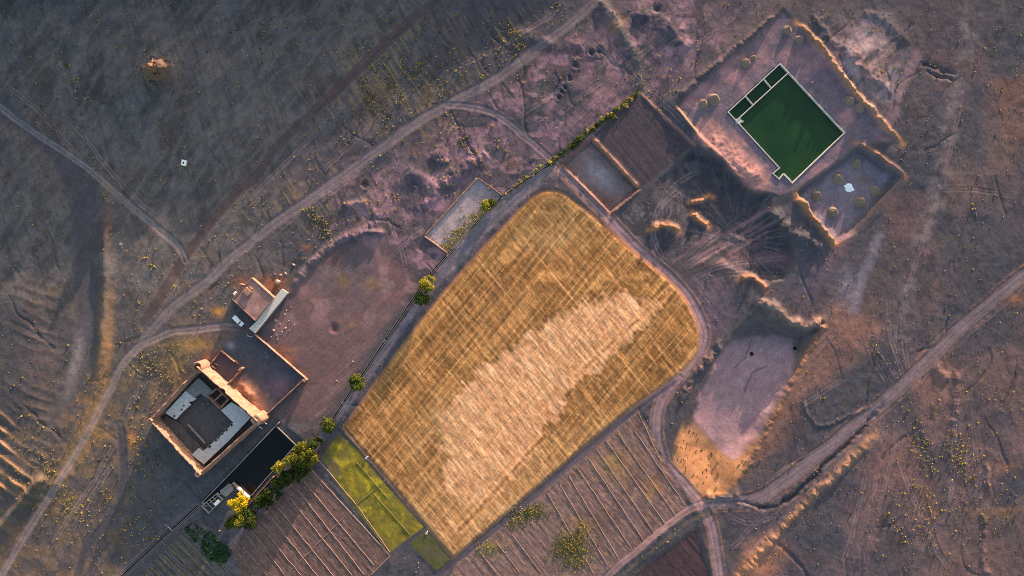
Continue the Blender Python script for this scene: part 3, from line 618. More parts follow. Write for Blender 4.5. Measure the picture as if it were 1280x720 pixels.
for L_ in ([(838, 362), (800, 398), (760, 432), (720, 470)], [(680, 545), (640, 590), (600, 635), (575, 662)]):
    q = dline(smooth_pts(L_, 1), 14, 1.5, 281, 10)[0]
    paint(wm * ss(2.6, .8, q) * .7 * ss(-.5, .3, f_fin), lin(124, 78, 39)); paint(wm * np.exp(-((q - 4.5) / 1.6) ** 2) * .5, lin(235, 171, 109))
q = np.abs(vB - (620 * .776 - 260 * .63) - 0) ; 
for off in (-60, 22, 90, 150):
    q = np.abs(vB - (560 * .776 - 420 * .63) - off); paint(wm * ss(1.4, .4, q) * .45, lin(222, 168, 104))
paint(np.exp(-((d['wheat'] - 1.2) / 1.3) ** 2) * .7 * ss(300, 420, X - (Y < 300) * 0), lin(156, 110, 74)); paint(np.exp(-((d['wheat'] - 2.5) / 1.0) ** 2) * .5 * ss(700, 690, Y) * (X > 735) * (Y < 380), lin(193, 122, 78))
gm = ss(1, -1, d['green'])
gy = ss(-.5, .25, fbm(X / 12, Y / 12, 283, 3) + 1.4 * np.exp(-(((X - 447) / 22) ** 2 + ((Y - 590) / 20) ** 2)) + 1.2 * ss(600, 640, Y - (X - 490) * .3) - .9 * ss(560, 545, Y) - .6 * ss(6, -2, (X - 402) * .8 - (Y - 572) * .6 - 8))
paint(gm, lin(96, 86, 62)); paint(gm * gy * .9, lin(122, 110, 36)); paint(gm * gy * ss(-.1, .5, f_fin) * .8, lin(162, 142, 40)); paint(gm * ss(.0, .6, fbm(X / 6, Y / 6, 296, 2)) * .55, lin(80, 78, 40)); paint(gm * ss(.15, .5, fbm(X / 15, Y / 15, 298, 3)) * .6, lin(94, 88, 52)); paint(gm * ss(.3, .8, vn(vB / 2.6, uB / 30, 297)) * .35, lin(84, 80, 44))
gm2 = ss(1, -1, d['green2']); paint(gm2, lin(84, 80, 58)); paint(gm2 * ss(-.2, .4, f_fin) * .7, lin(70, 74, 36))
a2 = ss(1, -1, d['A2']); paint(a2, lin(92, 86, 84)); paint(a2 * ss(.1, .5, f_mid) * .4, lin(104, 96, 66))
am = ss(1, -1, d['A']); paint(am, lin(98, 79, 74)); paint(am * ss(0, .7, vn((X * .76 - Y * .65) / 2.2, (X * .65 + Y * .76) / 16, 285)) * .5, lin(112, 86, 76)); paint(am * ss(.1, .6, fbm(X / 22, Y / 22, 286, 3)) * .5, lin(88, 78, 75))
bm_ = ss(1, -1, d['B']); paint(bm_, lin(114, 92, 88)); paint(bm_ * ss(.2, .6, f_vf + .5 * f_fin) * .6, lin(134, 105, 78)); paint(bm_ * ss(.0, .5, fbm(X / 24, Y / 24, 288, 3)) * .5 * ss(700, 760, X), lin(84, 62, 58))
for (a, b, ra, rb, c) in ((715, 686, 20, 24, (86, 84, 44)), (662, 640, 22, 13, (92, 92, 58)), (610, 684, 16, 12, (120, 110, 66)), (640, 655, 10, 8, (100, 94, 60)), (725, 660, 14, 12, (140, 108, 66)), (770, 580, 24, 18, (140, 110, 72)), (815, 610, 12, 12, (150, 110, 70))):
    paint(bm_ * np.exp(-(((X - a) / ra) ** 2 + ((Y - b) / rb) ** 2) * 1.1) * (.7 + .6 * f_fin), lin(*c))
cm = ss(1, -1, d['C']); paint(cm, lin(68, 55, 57))
q = dline([(885, 640), (860, 652), (780, 716)], 20, 1, 289)[0]; paint(ss(8, 4, q) * .8 * (1 - cm), lin(66, 68, 72)); paint(ss(2, .5, np.abs(q - 1)) * .5, lin(112, 98, 72))
dm = ss(1, -1, d['D']); paint(dm, lin(66, 61, 66)); paint(dm * ss(.1, .8, vn(vB / 1.8, uB / 60, 290)) * .35, lin(84, 74, 78))
xe = ss(1, -1, d['E']); vgp = dpoly([(228, 656), (246, 652), (288, 688), (280, 706), (262, 700), (236, 676)], 20, 3, 9, 8); paint(xe, lin(84, 80, 80))
rows = ((X * .70 - Y * .71) / 8.6) % 1.0
paint(xe * ss(.12, .3, np.abs(rows - .5)) * 0 + xe * ss(.22, .08, np.abs(rows - .5)) * .8 * ss(262, 240, X - (Y - 690) * .6), lin(66, 66, 52))
gq = np.maximum(ss(8, 1, dline([(234, 660), (240, 668), (246, 676)], 20, 3, 7, 6)[0]), ss(6.5, 1, dline([(262, 668), (278, 680), (286, 690), (276, 702), (262, 692), (254, 682)], 20, 3, 8, 6)[0]))
gq = np.maximum(gq * .85, ss(3, -3, vgp) * (.55 + .5 * f_fin + .3 * f_mid))
paint(xe * ss(.3, .7, gq + .35 * f_fin) * .8, lin(42, 66, 42))
q = dline([(246, 634), (214, 660), (178, 694), (150, 722)], 20, 0, 1)[0]
paint(ss(2.0, .8, q) * .8, lin(56, 50, 52)); paint(np.exp(-((q - 4) / 2) ** 2) * .5, lin(110, 94, 100))
# hedge strip soil
q = dline([(684, 206), (720, 178), (760, 148), (800, 113)], 20, 1, 2)[0]; paint(ss(5, 2, q) * .8, lin(64, 68, 44))
q = dline([(676, 190), (712, 160), (775, 103)], 30, 2, 3)[0]; paint(ss(14, 6, q) * .6 * (.7 + .4 * stn), lin(126, 98, 100))
bare = np.clip(1 - wm - gm - gm2 - .7 * am - .7 * bm_, 0, 1)
goldz = np.exp(-(((X - 190) / 140) ** 2 + ((Y - 500) / 170) ** 2)) * ss(20, 60, X + (Y - 400) * .1)
warmz = np.clip(strip_e + strip_sw + em1 + sl + h1 + h2 + h3 + .9 * goldz + wl2 * spur2 ** 2, 0, 1)
RGB = RGB * (1 + (bare * (1 - .8 * warmz))[..., None] * (np.array([.93, .90, 1.0]) - 1)) * (1 + (wild * bare * (1 - warmz) * (1 - .6 * w_in))[..., None] * (np.array([1.0, 1.0, .97]) + ss(250, 620, X + (Y - 200) * .6)[..., None] * np.array([-.13, -.11, .0]) - 1)) 
# rims of the sunken plot with lit side and inner shade painted in, broad worn strip over the east plain
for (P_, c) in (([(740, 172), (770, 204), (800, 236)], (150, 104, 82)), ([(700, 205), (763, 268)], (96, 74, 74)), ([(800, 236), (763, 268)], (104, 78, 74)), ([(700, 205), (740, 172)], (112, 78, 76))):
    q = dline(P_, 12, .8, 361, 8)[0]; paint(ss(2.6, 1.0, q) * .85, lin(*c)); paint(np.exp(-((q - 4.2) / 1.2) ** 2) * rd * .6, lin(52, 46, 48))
q = dline(smooth_pts([(1215, 20), (1196, 130), (1172, 240), (1140, 330), (1126, 420)], 2), 40, 6, 362)[0]; paint(ss(20, 4, q) * .55 * ss(-.3, .5, fbm(X / 9, Y / 9, 363, 3)), lin(112, 102, 104))
for (P_, c, wd_) in (([(846, 134), (858, 150), (872, 168)], (164, 122, 96), 2.0), ([(755, 0), (790, 60), (812, 112)], (96, 90, 92), 5), ([(800, 116), (832, 148), (868, 182)], (128, 98, 92), 2.0)):
    q = dline(P_, 16, 1.2, 364, 10)[0]; paint(ss(wd_ * 1.4, wd_ * .5, q) * .6, lin(*c))
RGB = RGB * (1 + wm[..., None] * (np.array([.95, .92, 1.06]) - 1))
paint(ss(4, 1, np.abs(d['basin'] - 0)) * ss(1062, 1075, X - (Y - 290) * -.2) * ss(228, 240, Y + (X - 1100) * .3) * .8, lin(64, 58, 62))  # shadow edge painted dark along the basin's south-east bank
# fine grain
RGB = RGB * (1 + .10 * f_vf + .07 * f_fin)[..., None] * (1 + .05 * rng.standard_normal(X.shape))[..., None]
RGB = RGB * (1 + .10 * wild * rills + .06 * fbm(X / 5.0, Y / 5.0, 301, 2))[..., None]
RGB = np.clip(RGB, .004, .9)
# ------------------------------------------------------------------ materials
def new_mat(name):
    m = bpy.data.materials.new(name)
    m.use_nodes = True
    nt = m.node_tree
    b = nt.nodes.get('Principled BSDF')
    return m, nt, b

def soil_material(RIDGE=.08):
    m, nt, b = new_mat('soil')
    at = nt.nodes.new('ShaderNodeAttribute'); at.attribute_name = 'albedo'
    geo = nt.nodes.new('ShaderNodeNewGeometry')
    n1 = nt.nodes.new('ShaderNodeTexNoise'); n1.inputs['Scale'].default_value = 1.6; n1.inputs['Detail'].default_value = 6; n1.inputs['Roughness'].default_value = .7
    n2 = nt.nodes.new('ShaderNodeTexNoise'); n2.inputs['Scale'].default_value = .22; n2.inputs['Detail'].default_value = 5; n2.inputs['Roughness'].default_value = .65
    for n in (n1, n2): nt.links.new(geo.outputs['Position'], n.inputs['Vector'])
    r1 = nt.nodes.new('ShaderNodeMapRange'); r1.inputs[1].default_value = .3; r1.inputs[2].default_value = .7; r1.inputs[3].default_value = .86; r1.inputs[4].default_value = 1.14
    r2 = nt.nodes.new('ShaderNodeMapRange'); r2.inputs[1].default_value = .3; r2.inputs[2].default_value = .7; r2.inputs[3].default_value = .86; r2.inputs[4].default_value = 1.14
    nt.links.new(n1.outputs[0], r1.inputs[0]); nt.links.new(n2.outputs[0], r2.inputs[0])
    n3 = nt.nodes.new('ShaderNodeTexNoise'); n3.inputs['Scale'].default_value = 4.2; n3.inputs['Detail'].default_value = 3; n3.inputs['Roughness'].default_value = .7; nt.links.new(geo.outputs['Position'], n3.inputs['Vector'])
    r3 = nt.nodes.new('ShaderNodeMapRange'); r3.inputs[1].default_value = .3; r3.inputs[2].default_value = .7; r3.inputs[3].default_value = .84; r3.inputs[4].default_value = 1.16; nt.links.new(n3.outputs[0], r3.inputs[0])
    mu3 = nt.nodes.new('ShaderNodeMath'); mu3.operation = 'MULTIPLY'
    mu = nt.nodes.new('ShaderNodeMath'); mu.operation = 'MULTIPLY'
    nt.links.new(r1.outputs[0], mu.inputs[0]); nt.links.new(r2.outputs[0], mu.inputs[1])
    n4 = nt.nodes.new('ShaderNodeTexNoise'); n4.noise_type = 'RIDGED_MULTIFRACTAL'
    n4.inputs['Scale'].default_value = .16; n4.inputs['Detail'].default_value = 7; n4.inputs['Roughness'].default_value = .62; n4.inputs['Lacunarity'].default_value = 2.1; n4.inputs['Offset'].default_value = 1.0; n4.inputs['Gain'].default_value = 1.6
    nt.links.new(geo.outputs['Position'], n4.inputs['Vector'])
    r4 = nt.nodes.new('ShaderNodeMapRange'); r4.inputs[1].default_value = .4; r4.inputs[2].default_value = 2.2; r4.inputs[3].default_value = 1 - RIDGE; r4.inputs[4].default_value = 1 + RIDGE
    nt.links.new(n4.outputs[0], r4.inputs[0])
    mu4 = nt.nodes.new('ShaderNodeMath'); mu4.operation = 'MULTIPLY'
    vm = nt.nodes.new('ShaderNodeVectorMath'); vm.operation = 'SCALE'
    nt.links.new(at.outputs['Color'], vm.inputs[0]); nt.links.new(mu.outputs[0], mu3.inputs[0]); nt.links.new(r3.outputs[0], mu3.inputs[1]); nt.links.new(mu3.outputs[0], mu4.inputs[0]); nt.links.new(r4.outputs[0], mu4.inputs[1]); nt.links.new(mu4.outputs[0], vm.inputs['Scale'])
    nt.links.new(vm.outputs[0], b.inputs['Base Color'])
    b.inputs['Roughness'].default_value = .95
    b.inputs['Specular IOR Level'].default_value = .12
    bp = nt.nodes.new('ShaderNodeBump'); bp.inputs['Strength'].default_value = .3; bp.inputs['Distance'].default_value = .12
    b2 = nt.nodes.new('ShaderNodeBump'); b2.inputs['Strength'].default_value = RIDGE; b2.inputs['Distance'].default_value = .22
    nt.links.new(n4.outputs[0], b2.inputs['Height']); nt.links.new(b2.outputs[0], bp.inputs['Normal'])
    nt.links.new(n1.outputs[0], bp.inputs['Height']); nt.links.new(bp.outputs[0], b.inputs['Normal'])
    return m

def plain(name, rgb, rough=.85, var=.25, scale=1.5, bump=.3, spec=.2, metal=0.0, second=None):
    """noise-mottled surface"""
    m, nt, b = new_mat(name)
    geo = nt.nodes.new('ShaderNodeNewGeometry')
    n1 = nt.nodes.new('ShaderNodeTexNoise'); n1.inputs['Scale'].default_value = scale; n1.inputs['Detail'].default_value = 6; n1.inputs['Roughness'].default_value = .65
    nt.links.new(geo.outputs['Position'], n1.inputs['Vector'])
    rp = nt.nodes.new('ShaderNodeValToRGB')
    c = np.array(rgb); c2 = np.array(second) if second is not None else c
    rp.color_ramp.elements[0].position = .3; rp.color_ramp.elements[0].color = (*np.clip(c2 * (1 - var), 0, 1), 1)
    rp.color_ramp.elements[1].position = .7; rp.color_ramp.elements[1].color = (*np.clip(c * (1 + var), 0, 1), 1)
    nt.links.new(n1.outputs[0], rp.inputs[0]); nt.links.new(rp.outputs[0], b.inputs['Base Color'])
    b.inputs['Roughness'].default_value = rough; b.inputs['Specular IOR Level'].default_value = spec; b.inputs['Metallic'].default_value = metal
    if bump:
        bp = nt.nodes.new('ShaderNodeBump'); bp.inputs['Strength'].default_value = bump; bp.inputs['Distance'].default_value = .08
        nt.links.new(n1.outputs[0], bp.inputs['Height']); nt.links.new(bp.outputs[0], b.inputs['Normal'])
    return m

def foliage_material(name, dark, light):
    m, nt, b = new_mat(name)
    geo = nt.nodes.new('ShaderNodeNewGeometry')
    rp = nt.nodes.new('ShaderNodeValToRGB')
    rp.color_ramp.elements[0].color = (*dark, 1); rp.color_ramp.elements[1].color = (*light, 1)
    nt.links.new(geo.outputs['Random Per Island'], rp.inputs[0])
    nt.links.new(rp.outputs[0], b.inputs['Base Color'])
    b.inputs['Roughness'].default_value = .7; b.inputs['Specular IOR Level'].default_value = .15
    tr_ = nt.nodes.new('ShaderNodeBsdfTranslucent'); nt.links.new(rp.outputs[0], tr_.inputs[0])
    mx = nt.nodes.new('ShaderNodeMixShader'); mx.inputs[0].default_value = .3
    out = nt.nodes.get('Material Output')
    nt.links.new(b.outputs[0], mx.inputs[1]); nt.links.new(tr_.outputs[0], mx.inputs[2]); nt.links.new(mx.outputs[0], out.inputs[0])
    return m

def stubble_material():
    """cut straw: the soil colours broken by two sets of harvest lines"""
    m = soil_material(.06); m.name = 'stubble'; nt = m.node_tree; b = nt.nodes.get('Principled BSDF')
    src = b.inputs['Base Color'].links[0].from_socket
    geo = [n for n in nt.nodes if n.type == 'NEW_GEOMETRY'][0]
    def streak(ang, across, along, lo, hi, ofs):
        mp = nt.nodes.new('ShaderNodeMapping'); mp.vector_type = 'TEXTURE'
        mp.inputs['Rotation'].default_value = (0, 0, ang); mp.inputs['Scale'].default_value = (along, across, 1); mp.inputs['Location'].default_value = (ofs, ofs, 0)
        nz = nt.nodes.new('ShaderNodeTexNoise'); nz.inputs['Scale'].default_value = 1.0; nz.inputs['Detail'].default_value = 3
        nt.links.new(geo.outputs['Position'], mp.inputs[0]); nt.links.new(mp.outputs[0], nz.inputs['Vector'])
        r = nt.nodes.new('ShaderNodeMapRange'); r.inputs[1].default_value = .34; r.inputs[2].default_value = .66; r.inputs[3].default_value = lo; r.inputs[4].default_value = hi
        nt.links.new(nz.outputs[0], r.inputs[0]); return r.outputs[0]
    aA = math.atan2(-.773, -.635); aB = math.atan2(-.776, .63)
    cur = src
    for (an, ac, al, lo, hi, of) in ((aA, .45, 22, .84, 1.16, 3), (aB, .5, 2.6, .72, 1.28, 9), (aB, 1.3, 5, .86, 1.14, 33)):
        vm = nt.nodes.new('ShaderNodeVectorMath'); vm.operation = 'SCALE'; nt.links.new(cur, vm.inputs[0]); nt.links.new(streak(an, ac, al, lo, hi, of), vm.inputs['Scale']); cur = vm.outputs[0]
    nt.links.new(cur, b.inputs['Base Color'])
    return m

def furrow_material():
    m = stubble_material(); m.name = 'furrows'
    for n in m.node_tree.nodes:
        if n.type == 'MAPPING': n.inputs['Rotation'].default_value[2] = math.atan2(-.76, .65)
    return m

M = {'soil': soil_material(), 'smooth': soil_material(.04), 'stubble': stubble_material(), 'furrow': furrow_material()}

# ------------------------------------------------------------------ object helpers
def tag(o, label=None, cat=None, group=None, kind=None):
    if label: o['label'] = label
    if cat: o['category'] = cat
    if group: o['group'] = group
    if kind: o['kind'] = kind
    return o

def link(name, me, parent=None):
    o = bpy.data.objects.new(name, me)
    COL.objects.link(o)
    if parent is not None: o.parent = parent
    return o

def empty(name, loc=(0, 0, 0), rz=0.0):
    o = bpy.data.objects.new(name, None)
    COL.objects.link(o); o.location = loc; o.rotation_euler = (0, 0, rz); o.empty_display_size = .5
    return o

def grid_mesh(name, cells):
    """mesh of the chosen grid cells (boolean NY-1 x NX-1)"""
    jj, ii = np.nonzero(cells)
    a = jj * NX + ii
    quads = np.stack([a, a + NX, a + NX + 1, a + 1], 1)
    used, inv = np.unique(quads, return_inverse=True)
    inv = inv.reshape(quads.shape)
    co = np.empty((len(used), 3), np.float32)
    co[:, 0] = (X.ravel()[used] - 640) * S; co[:, 1] = (360 - Y.ravel()[used]) * S; co[:, 2] = H.ravel()[used]
    me = bpy.data.meshes.new(name)
    me.vertices.add(len(used)); me.vertices.foreach_set('co', co.ravel())
    nf = len(quads)
    me.loops.add(nf * 4); me.loops.foreach_set('vertex_index', inv.ravel().astype(np.int32))
    me.polygons.add(nf); me.polygons.foreach_set('loop_start', np.arange(0, nf * 4, 4, dtype=np.int32))
    me.polygons.foreach_set('use_smooth', np.ones(nf, bool))
    me.update()
    at = me.attributes.new('albedo', 'FLOAT_COLOR', 'POINT')
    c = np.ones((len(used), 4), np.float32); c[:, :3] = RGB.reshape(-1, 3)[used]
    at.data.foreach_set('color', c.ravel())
    me.materials.append(M['stubble' if name == 'wheat_field' else 'furrow' if name in ('ploughed_plot', 'vegetable_plot') else 'smooth' if name in ('dirt_track', 'dry_riverbed', 'green_crop_field', 'young_crop_plot', 'fallow_strip', 'dirt_courtyard', 'bare_plot', 'dirt_lot') else 'soil'])
    return me

def mesh_from(name, verts, faces, mat, smooth=False):
    me = bpy.data.meshes.new(name)
    me.from_pydata([tuple(v) for v in verts], [], faces)
    if mat is not None: me.materials.append(mat)
    if smooth: me.polygons.foreach_set('use_smooth', [True] * len(me.polygons))
    me.update()
    return me

# ------------------------------------------------------------------ the ground, cut into its kinds
REG = np.zeros((NY - 1, NX - 1), int)
NAMES = ['ground']
def region(name, mask):
    NAMES.append(name); REG[mask[:-1, :-1]] = len(NAMES) - 1
region('dry_riverbed', d['wadi'] < 0)
region('dirt_lot', d['lot'] < 0)
region('excavation_pit', d['excav'] < 0)
region('pool_terrace', d['terr'] < 0)
region('settling_basin', d['basin'] < 0)
region('dry_pond', d['pond'] < 0)
region('dirt_courtyard', (d['yard'] < 0) & (d['kas'] > -20))
for k in ('south_west', 'main_north', 'north_loop', 'upper', 'wadi_side', 'river_edge', 'east', 'field_west', 'field_south', 'plot_edge', 'field_east'):
    region('dirt_track', tr[k][0] < TRACKS[k][1])
region('sunken_plot', d['rect'] < 0)
region('walled_basin_floor', d['walled'] < 0)
region('wheat_field', d['wheat'] < 0)
region('green_crop_field', d['green'] < 0)
region('young_crop_plot', d['green2'] < 0)
region('fallow_strip', d['A2'] < 0)
region('ploughed_plot', d['A'] < 0)
PLOT_A_ID = len(NAMES) - 1
region('ploughed_plot', d['B'] < 0)
PLOT_B_ID = len(NAMES) - 1
region('bare_plot', d['C'] < 0)
region('bare_plot', d['D'] < 0)
region('vegetable_plot', d['E'] < 0)
region('cut_out', (d['pool'] < -2.0) | (d['tank'] < -2.0))
GROUND = {}
for rid, nm in enumerate(NAMES):
    if nm == 'cut_out': continue
    cells = REG == rid
    if not cells.any(): continue
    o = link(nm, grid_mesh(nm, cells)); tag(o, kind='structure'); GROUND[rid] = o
# ------------------------------------------------------------------ building helpers
M['mud'] = plain('mud_render', lin(160, 122, 104), .95, .18, .7, .35, .1, second=lin(116, 90, 80))
M['mud_dark'] = plain('old_mud', lin(120, 96, 86), .95, .25, .9, .5, .1)
M['mud_floor'] = plain('packed_earth', lin(84, 78, 76), .95, .25, .6, .3, .1)
M['lime'] = plain('limewash_roof', lin(178, 175, 173), .9, .2, .8, .2, .15)
M['grey_roof'] = plain('weathered_roof', lin(110, 108, 108), .92, .22, .7, .3, .15)
M['pink_roof'] = plain('dusty_roof', lin(140, 108, 104), .92, .36, .3, .25, .15)
M['concrete'] = plain('concrete', lin(176, 171, 166), .85, .18, 1.0, .2, .25)
M['concrete_old'] = plain('old_concrete', lin(126, 122, 118), .9, .22, 1.2, .3, .2)
M['hole'] = plain('dark_opening', lin(26, 25, 25), .95, .2, 2, 0, .05)
M['rock'] = plain('pale_rock', lin(150, 134, 124), .9, .25, 2.0, .4, .15)
M['white'] = plain('white_paint', lin(226, 226, 228), .55, .06, 2.5, .05, .4)
M['car_paint'] = plain('white_car_paint', lin(222, 224, 228), .3, .04, 2.5, 0, .5)
M['glass'] = plain('dark_glass', lin(30, 36, 42), .08, .05, 1, 0, .6)
M['rubber'] = plain('rubber', lin(34, 34, 35), .8, .1, 3, 0, .2)
M['lamp_glass'] = plain('lamp_glass', lin(190, 180, 170), .2, .05, 3, 0, .6)
M['tail'] = plain('tail_lamp', lin(130, 24, 20), .3, .05, 3, 0, .5)
M['wood'] = plain('weathered_wood', lin(170, 156, 140), .85, .2, 3, .3, .15)
M['bark'] = plain('bark', lin(96, 78, 62), .95, .25, 4, .5, .1)
M['bund'] = plain('dry_bund', lin(138, 112, 102), .95, .25, 1.1, .4, .1)
M['spoil'] = plain('spoil_earth', lin(120, 104, 92), .95, .22, 1.0, .5, .1)
M['salt'] = plain('white_lime', lin(225, 226, 232), .9, .06, 1.5, .3, .2)

CX, CY = 640.0, 360.0
def G(p, h=0.0):
    """plan point under a roof corner that stands h metres above the ground and is surveyed from the air"""
    f = 1 - h / CAM_H
    return (CX + (p[0] - CX) * f, CY + (p[1] - CY) * f)

def part(name, verts, faces, mat, root=None, smooth=False):
    off = root.matrix_world.translation if root is not None else Vector((0, 0, 0))
    if root is not None:
        off = Vector(ROOT_LOC.get(root.name, root.location))
    me = mesh_from(name, [Vector(v) - off for v in verts], faces, M[mat] if isinstance(mat, str) else mat, smooth)
    o = link(name, me, root)
    ROOT_LOC[o.name] = tuple(off)
    return o
ROOT_LOC = {}
def root(name, px, py, z=None):
    z = hz(px, py) if z is None else z
    o = empty(name, W(px, py, z)); ROOT_LOC[o.name] = tuple(o.location)
    return o

def prism(poly, z0, z1):
    """poly in plan points -> verts, faces of a closed prism"""
    a = sum(poly[k][0] * poly[(k + 1) % len(poly)][1] - poly[(k + 1) % len(poly)][0] * poly[k][1] for k in range(len(poly)))
    P = [W(*p) for p in (poly if a < 0 else poly[::-1])]     # anticlockwise seen from above
    n = len(P)
    v = [Vector((p.x, p.y, z0)) for p in P] + [Vector((p.x, p.y, z1)) for p in P]
    f = [tuple(range(n))[::-1], tuple(range(n, 2 * n))]
    f += [(k, (k + 1) % n, n + (k + 1) % n, n + k) for k in range(n)]
    return v, f

def wall_mesh(p0, p1, h, th, zb=None, jit=.15, seg=1.0, seed=0, batter=.12, ends=(0, 0), gap=None):
    """mud or stone wall from p0 to p1 (plan), uneven crest; sinks into the ground"""
    a, b = W(*p0), W(*p1)
    dirv = (b - a); L = dirv.length; dirv.normalize()
    a = a - dirv * ends[0]; b = b + dirv * ends[1]; L = (b - a).length
    nrm = Vector((-dirv.y, dirv.x, 0))
    n = max(2, int(L / seg))
    V, F = [], []
    for k in range(n + 1):
        t = k / n; c = a + dirv * (L * t)
        zz = zb if zb is not None else hz(c.x / S + 640, 360 - c.y / S)
        u = t * L
        j = mnoise.noise(Vector((u * .35, seed * 3.7, 0))) * jit * 1.6 + mnoise.noise(Vector((u * 1.3, seed * 1.7, 5))) * jit
        hh = (h(t) if callable(h) else h) + j
        wob = mnoise.noise(Vector((u * .5, seed * 2.1, 9))) * th * .12
        w0 = th * .5 * (1 + batter); w1 = th * .5 * (1 - batter)
        for (s_, z_) in ((-w0, -.4), (-w1, hh - th * .12), (-w1 * .45, hh), (w1 * .45, hh + .02), (w1, hh - th * .14), (w0, -.4)):
            q = c + nrm * (s_ + wob); V.append(Vector((q.x, q.y, zz + z_)))
    m = 6
    for k in range(n):
        for i in range(m - 1):
            F.append((k * m + i, k * m + i + 1, (k + 1) * m + i + 1, (k + 1) * m + i))
    F.append(tuple(range(m))[::-1]); F.append(tuple(n * m + i for i in range(m)))
    return V, F

def offset_ring(poly, dist):
    """offset a closed plan polygon by dist metres (positive outward for our winding)"""
    P = [W(*p).to_2d() for p in poly]; n = len(P)
    area = sum(P[k].x * P[(k + 1) % n].y - P[(k + 1) % n].x * P[k].y for k in range(n))
    sg = 1 if area > 0 else -1
    out = []
    for k in range(n):
        a, b, c = P[k - 1], P[k], P[(k + 1) % n]
        d1 = (b - a).normalized(); d2 = (c - b).normalized()
        n1 = Vector((d1.y, -d1.x)) * sg; n2 = Vector((d2.y, -d2.x)) * sg
        bis = (n1 + n2); bis = bis / max(bis.length_squared, .2) * 2
        out.append(b + bis * dist)
    return out, sg

def ring_walls(name, poly, t_in, t_out, z0, z1, mat, rt, skip=()):
    oi, sg = offset_ring(poly, -t_in); oo, _ = offset_ring(poly, t_out)
    n = len(poly); res = []
    for k in range(n):
        if k in skip: continue
        l = (k + 1) % n
        Q = [oo[k], oo[l], oi[l], oi[k]]
        if sg < 0: Q = Q[::-1]
        v = [Vector((q.x, q.y, z0)) for q in Q] + [Vector((q.x, q.y, z1)) for q in Q]
        f = [(3, 2, 1, 0), (4, 5, 6, 7)] + [(i, (i + 1) % 4, 4 + (i + 1) % 4, 4 + i) for i in range(4)]
        res.append(part(name, v, f, mat, rt))
    return res

def bar(p0, p1, w, z0, z1):
    a, b = W(*p0), W(*p1); dv = (b - a).normalized(); nv = Vector((-dv.y, dv.x, 0)) * (w / 2)
    Q = [a - nv, b - nv, b + nv, a + nv]
    v = [Vector((q.x, q.y, z0)) for q in Q] + [Vector((q.x, q.y, z1)) for q in Q]
    return v, [(3, 2, 1, 0), (4, 5, 6, 7)] + [(i, (i + 1) % 4, 4 + (i + 1) % 4, 4 + i) for i in range(4)]

def box(c, sx, sy, sz, rz=0.0):
    """box centred in x, y on c, standing on c.z (world)"""
    co, si = math.cos(rz), math.sin(rz); v = []
    for z in (0, sz):
        for (x, y) in ((-1, -1), (1, -1), (1, 1), (-1, 1)):
            x_, y_ = x * sx / 2, y * sy / 2
            v.append(Vector((c[0] + x_ * co - y_ * si, c[1] + x_ * si + y_ * co, c[2] + z)))
    return v, [(3, 2, 1, 0), (4, 5, 6, 7)] + [(i, (i + 1) % 4, 4 + (i + 1) % 4, 4 + i) for i in range(4)]

def tube(p, q, r0, r1, n=8):
    ax = (q - p).normalized(); t = ax.orthogonal().normalized(); b = ax.cross(t); v = []
    for c, r in ((p, r0), (q, r1)):
        v += [c + (t * math.cos(2 * math.pi * k / n) + b * math.sin(2 * math.pi * k / n)) * r for k in range(n)]
    f = [(k, (k + 1) % n, n + (k + 1) % n, n + k) for k in range(n)] + [tuple(range(n))[::-1], tuple(range(n, 2 * n))]
    return v, f

def merge(*vf):
    V, F = [], []
    for v, f in vf:
        o = len(V); V += list(v); F += [tuple(i + o for i in q) for q in f]
    return V, F

# ------------------------------------------------------------------ fortified house
N_, E_, S_, W_ = (257, 456), (330, 522), (257, 588), (197, 522)
kas = root('fortified_house', 264, 522, 0)
tag(kas, 'square mud-walled fortified house with open court and pale inner roofs', 'house')
def gap_h(base, gaps):
    def f(t):
        h = base
        for (a, b, dh) in gaps:
            h -= dh * max(0.0, 1 - abs((t - (a + b) / 2) / ((b - a) / 2)) ** 4) if a < t < b else 0
        return h
    return f
walls = [('outer_wall', N_, E_, gap_h(7.8, [(.40, .47, 1.6), (.75, .83, .5)]), 1.3, 1), ('outer_wall', E_, S_, gap_h(6.6, [(.1, .2, .5), (.4, .5, .4)]), 1.2, 2),
         ('outer_wall', S_, W_, gap_h(6.1, [(.12, .2, .7), (.3, .36, .5), (.5, .6, .7), (.85, .93, .4)]), 1.5, 3), ('outer_wall', W_, N_, gap_h(6.2, [(.3, .36, .5), (.68, 1.1, 1.6)]), 1.2, 4)]
for nm, a, b, h_, th, sd_ in walls:
    v, f = wall_mesh(a, b, h_, th, 0.0, .34, .6, sd_, .62, (.2, .2)); part(nm, v, f, 'mud', kas, True)
def broken_tower(c, r, h0, h1, a0, a1, seed):
    V, F = [], []; n = 22; cw = W(*c)
    for k in range(n + 1):
        t = k / n; a = math.radians(a0 + (a1 - a0) * t)
        hh = h0 + (h1 - h0) * t + .35 * mnoise.noise(Vector((t * 7, seed, 0)))
        for (rr, z) in ((r * 1.12, -.3), (r, hh - .1), (r - .25, hh + .05), (r - .7, hh), (r - .85, -.3)):
            V.append(cw + Vector((math.cos(a) * rr, math.sin(a) * rr, z)))
    for k in range(n):
        for i in range(4):
            F.append((k * 5 + i + 1, k * 5 + i, (k + 1) * 5 + i, (k + 1) * 5 + i + 1))
    F.append(tuple(range(5))); F.append(tuple(n * 5 + i for i in range(5))[::-1])
    return V, F
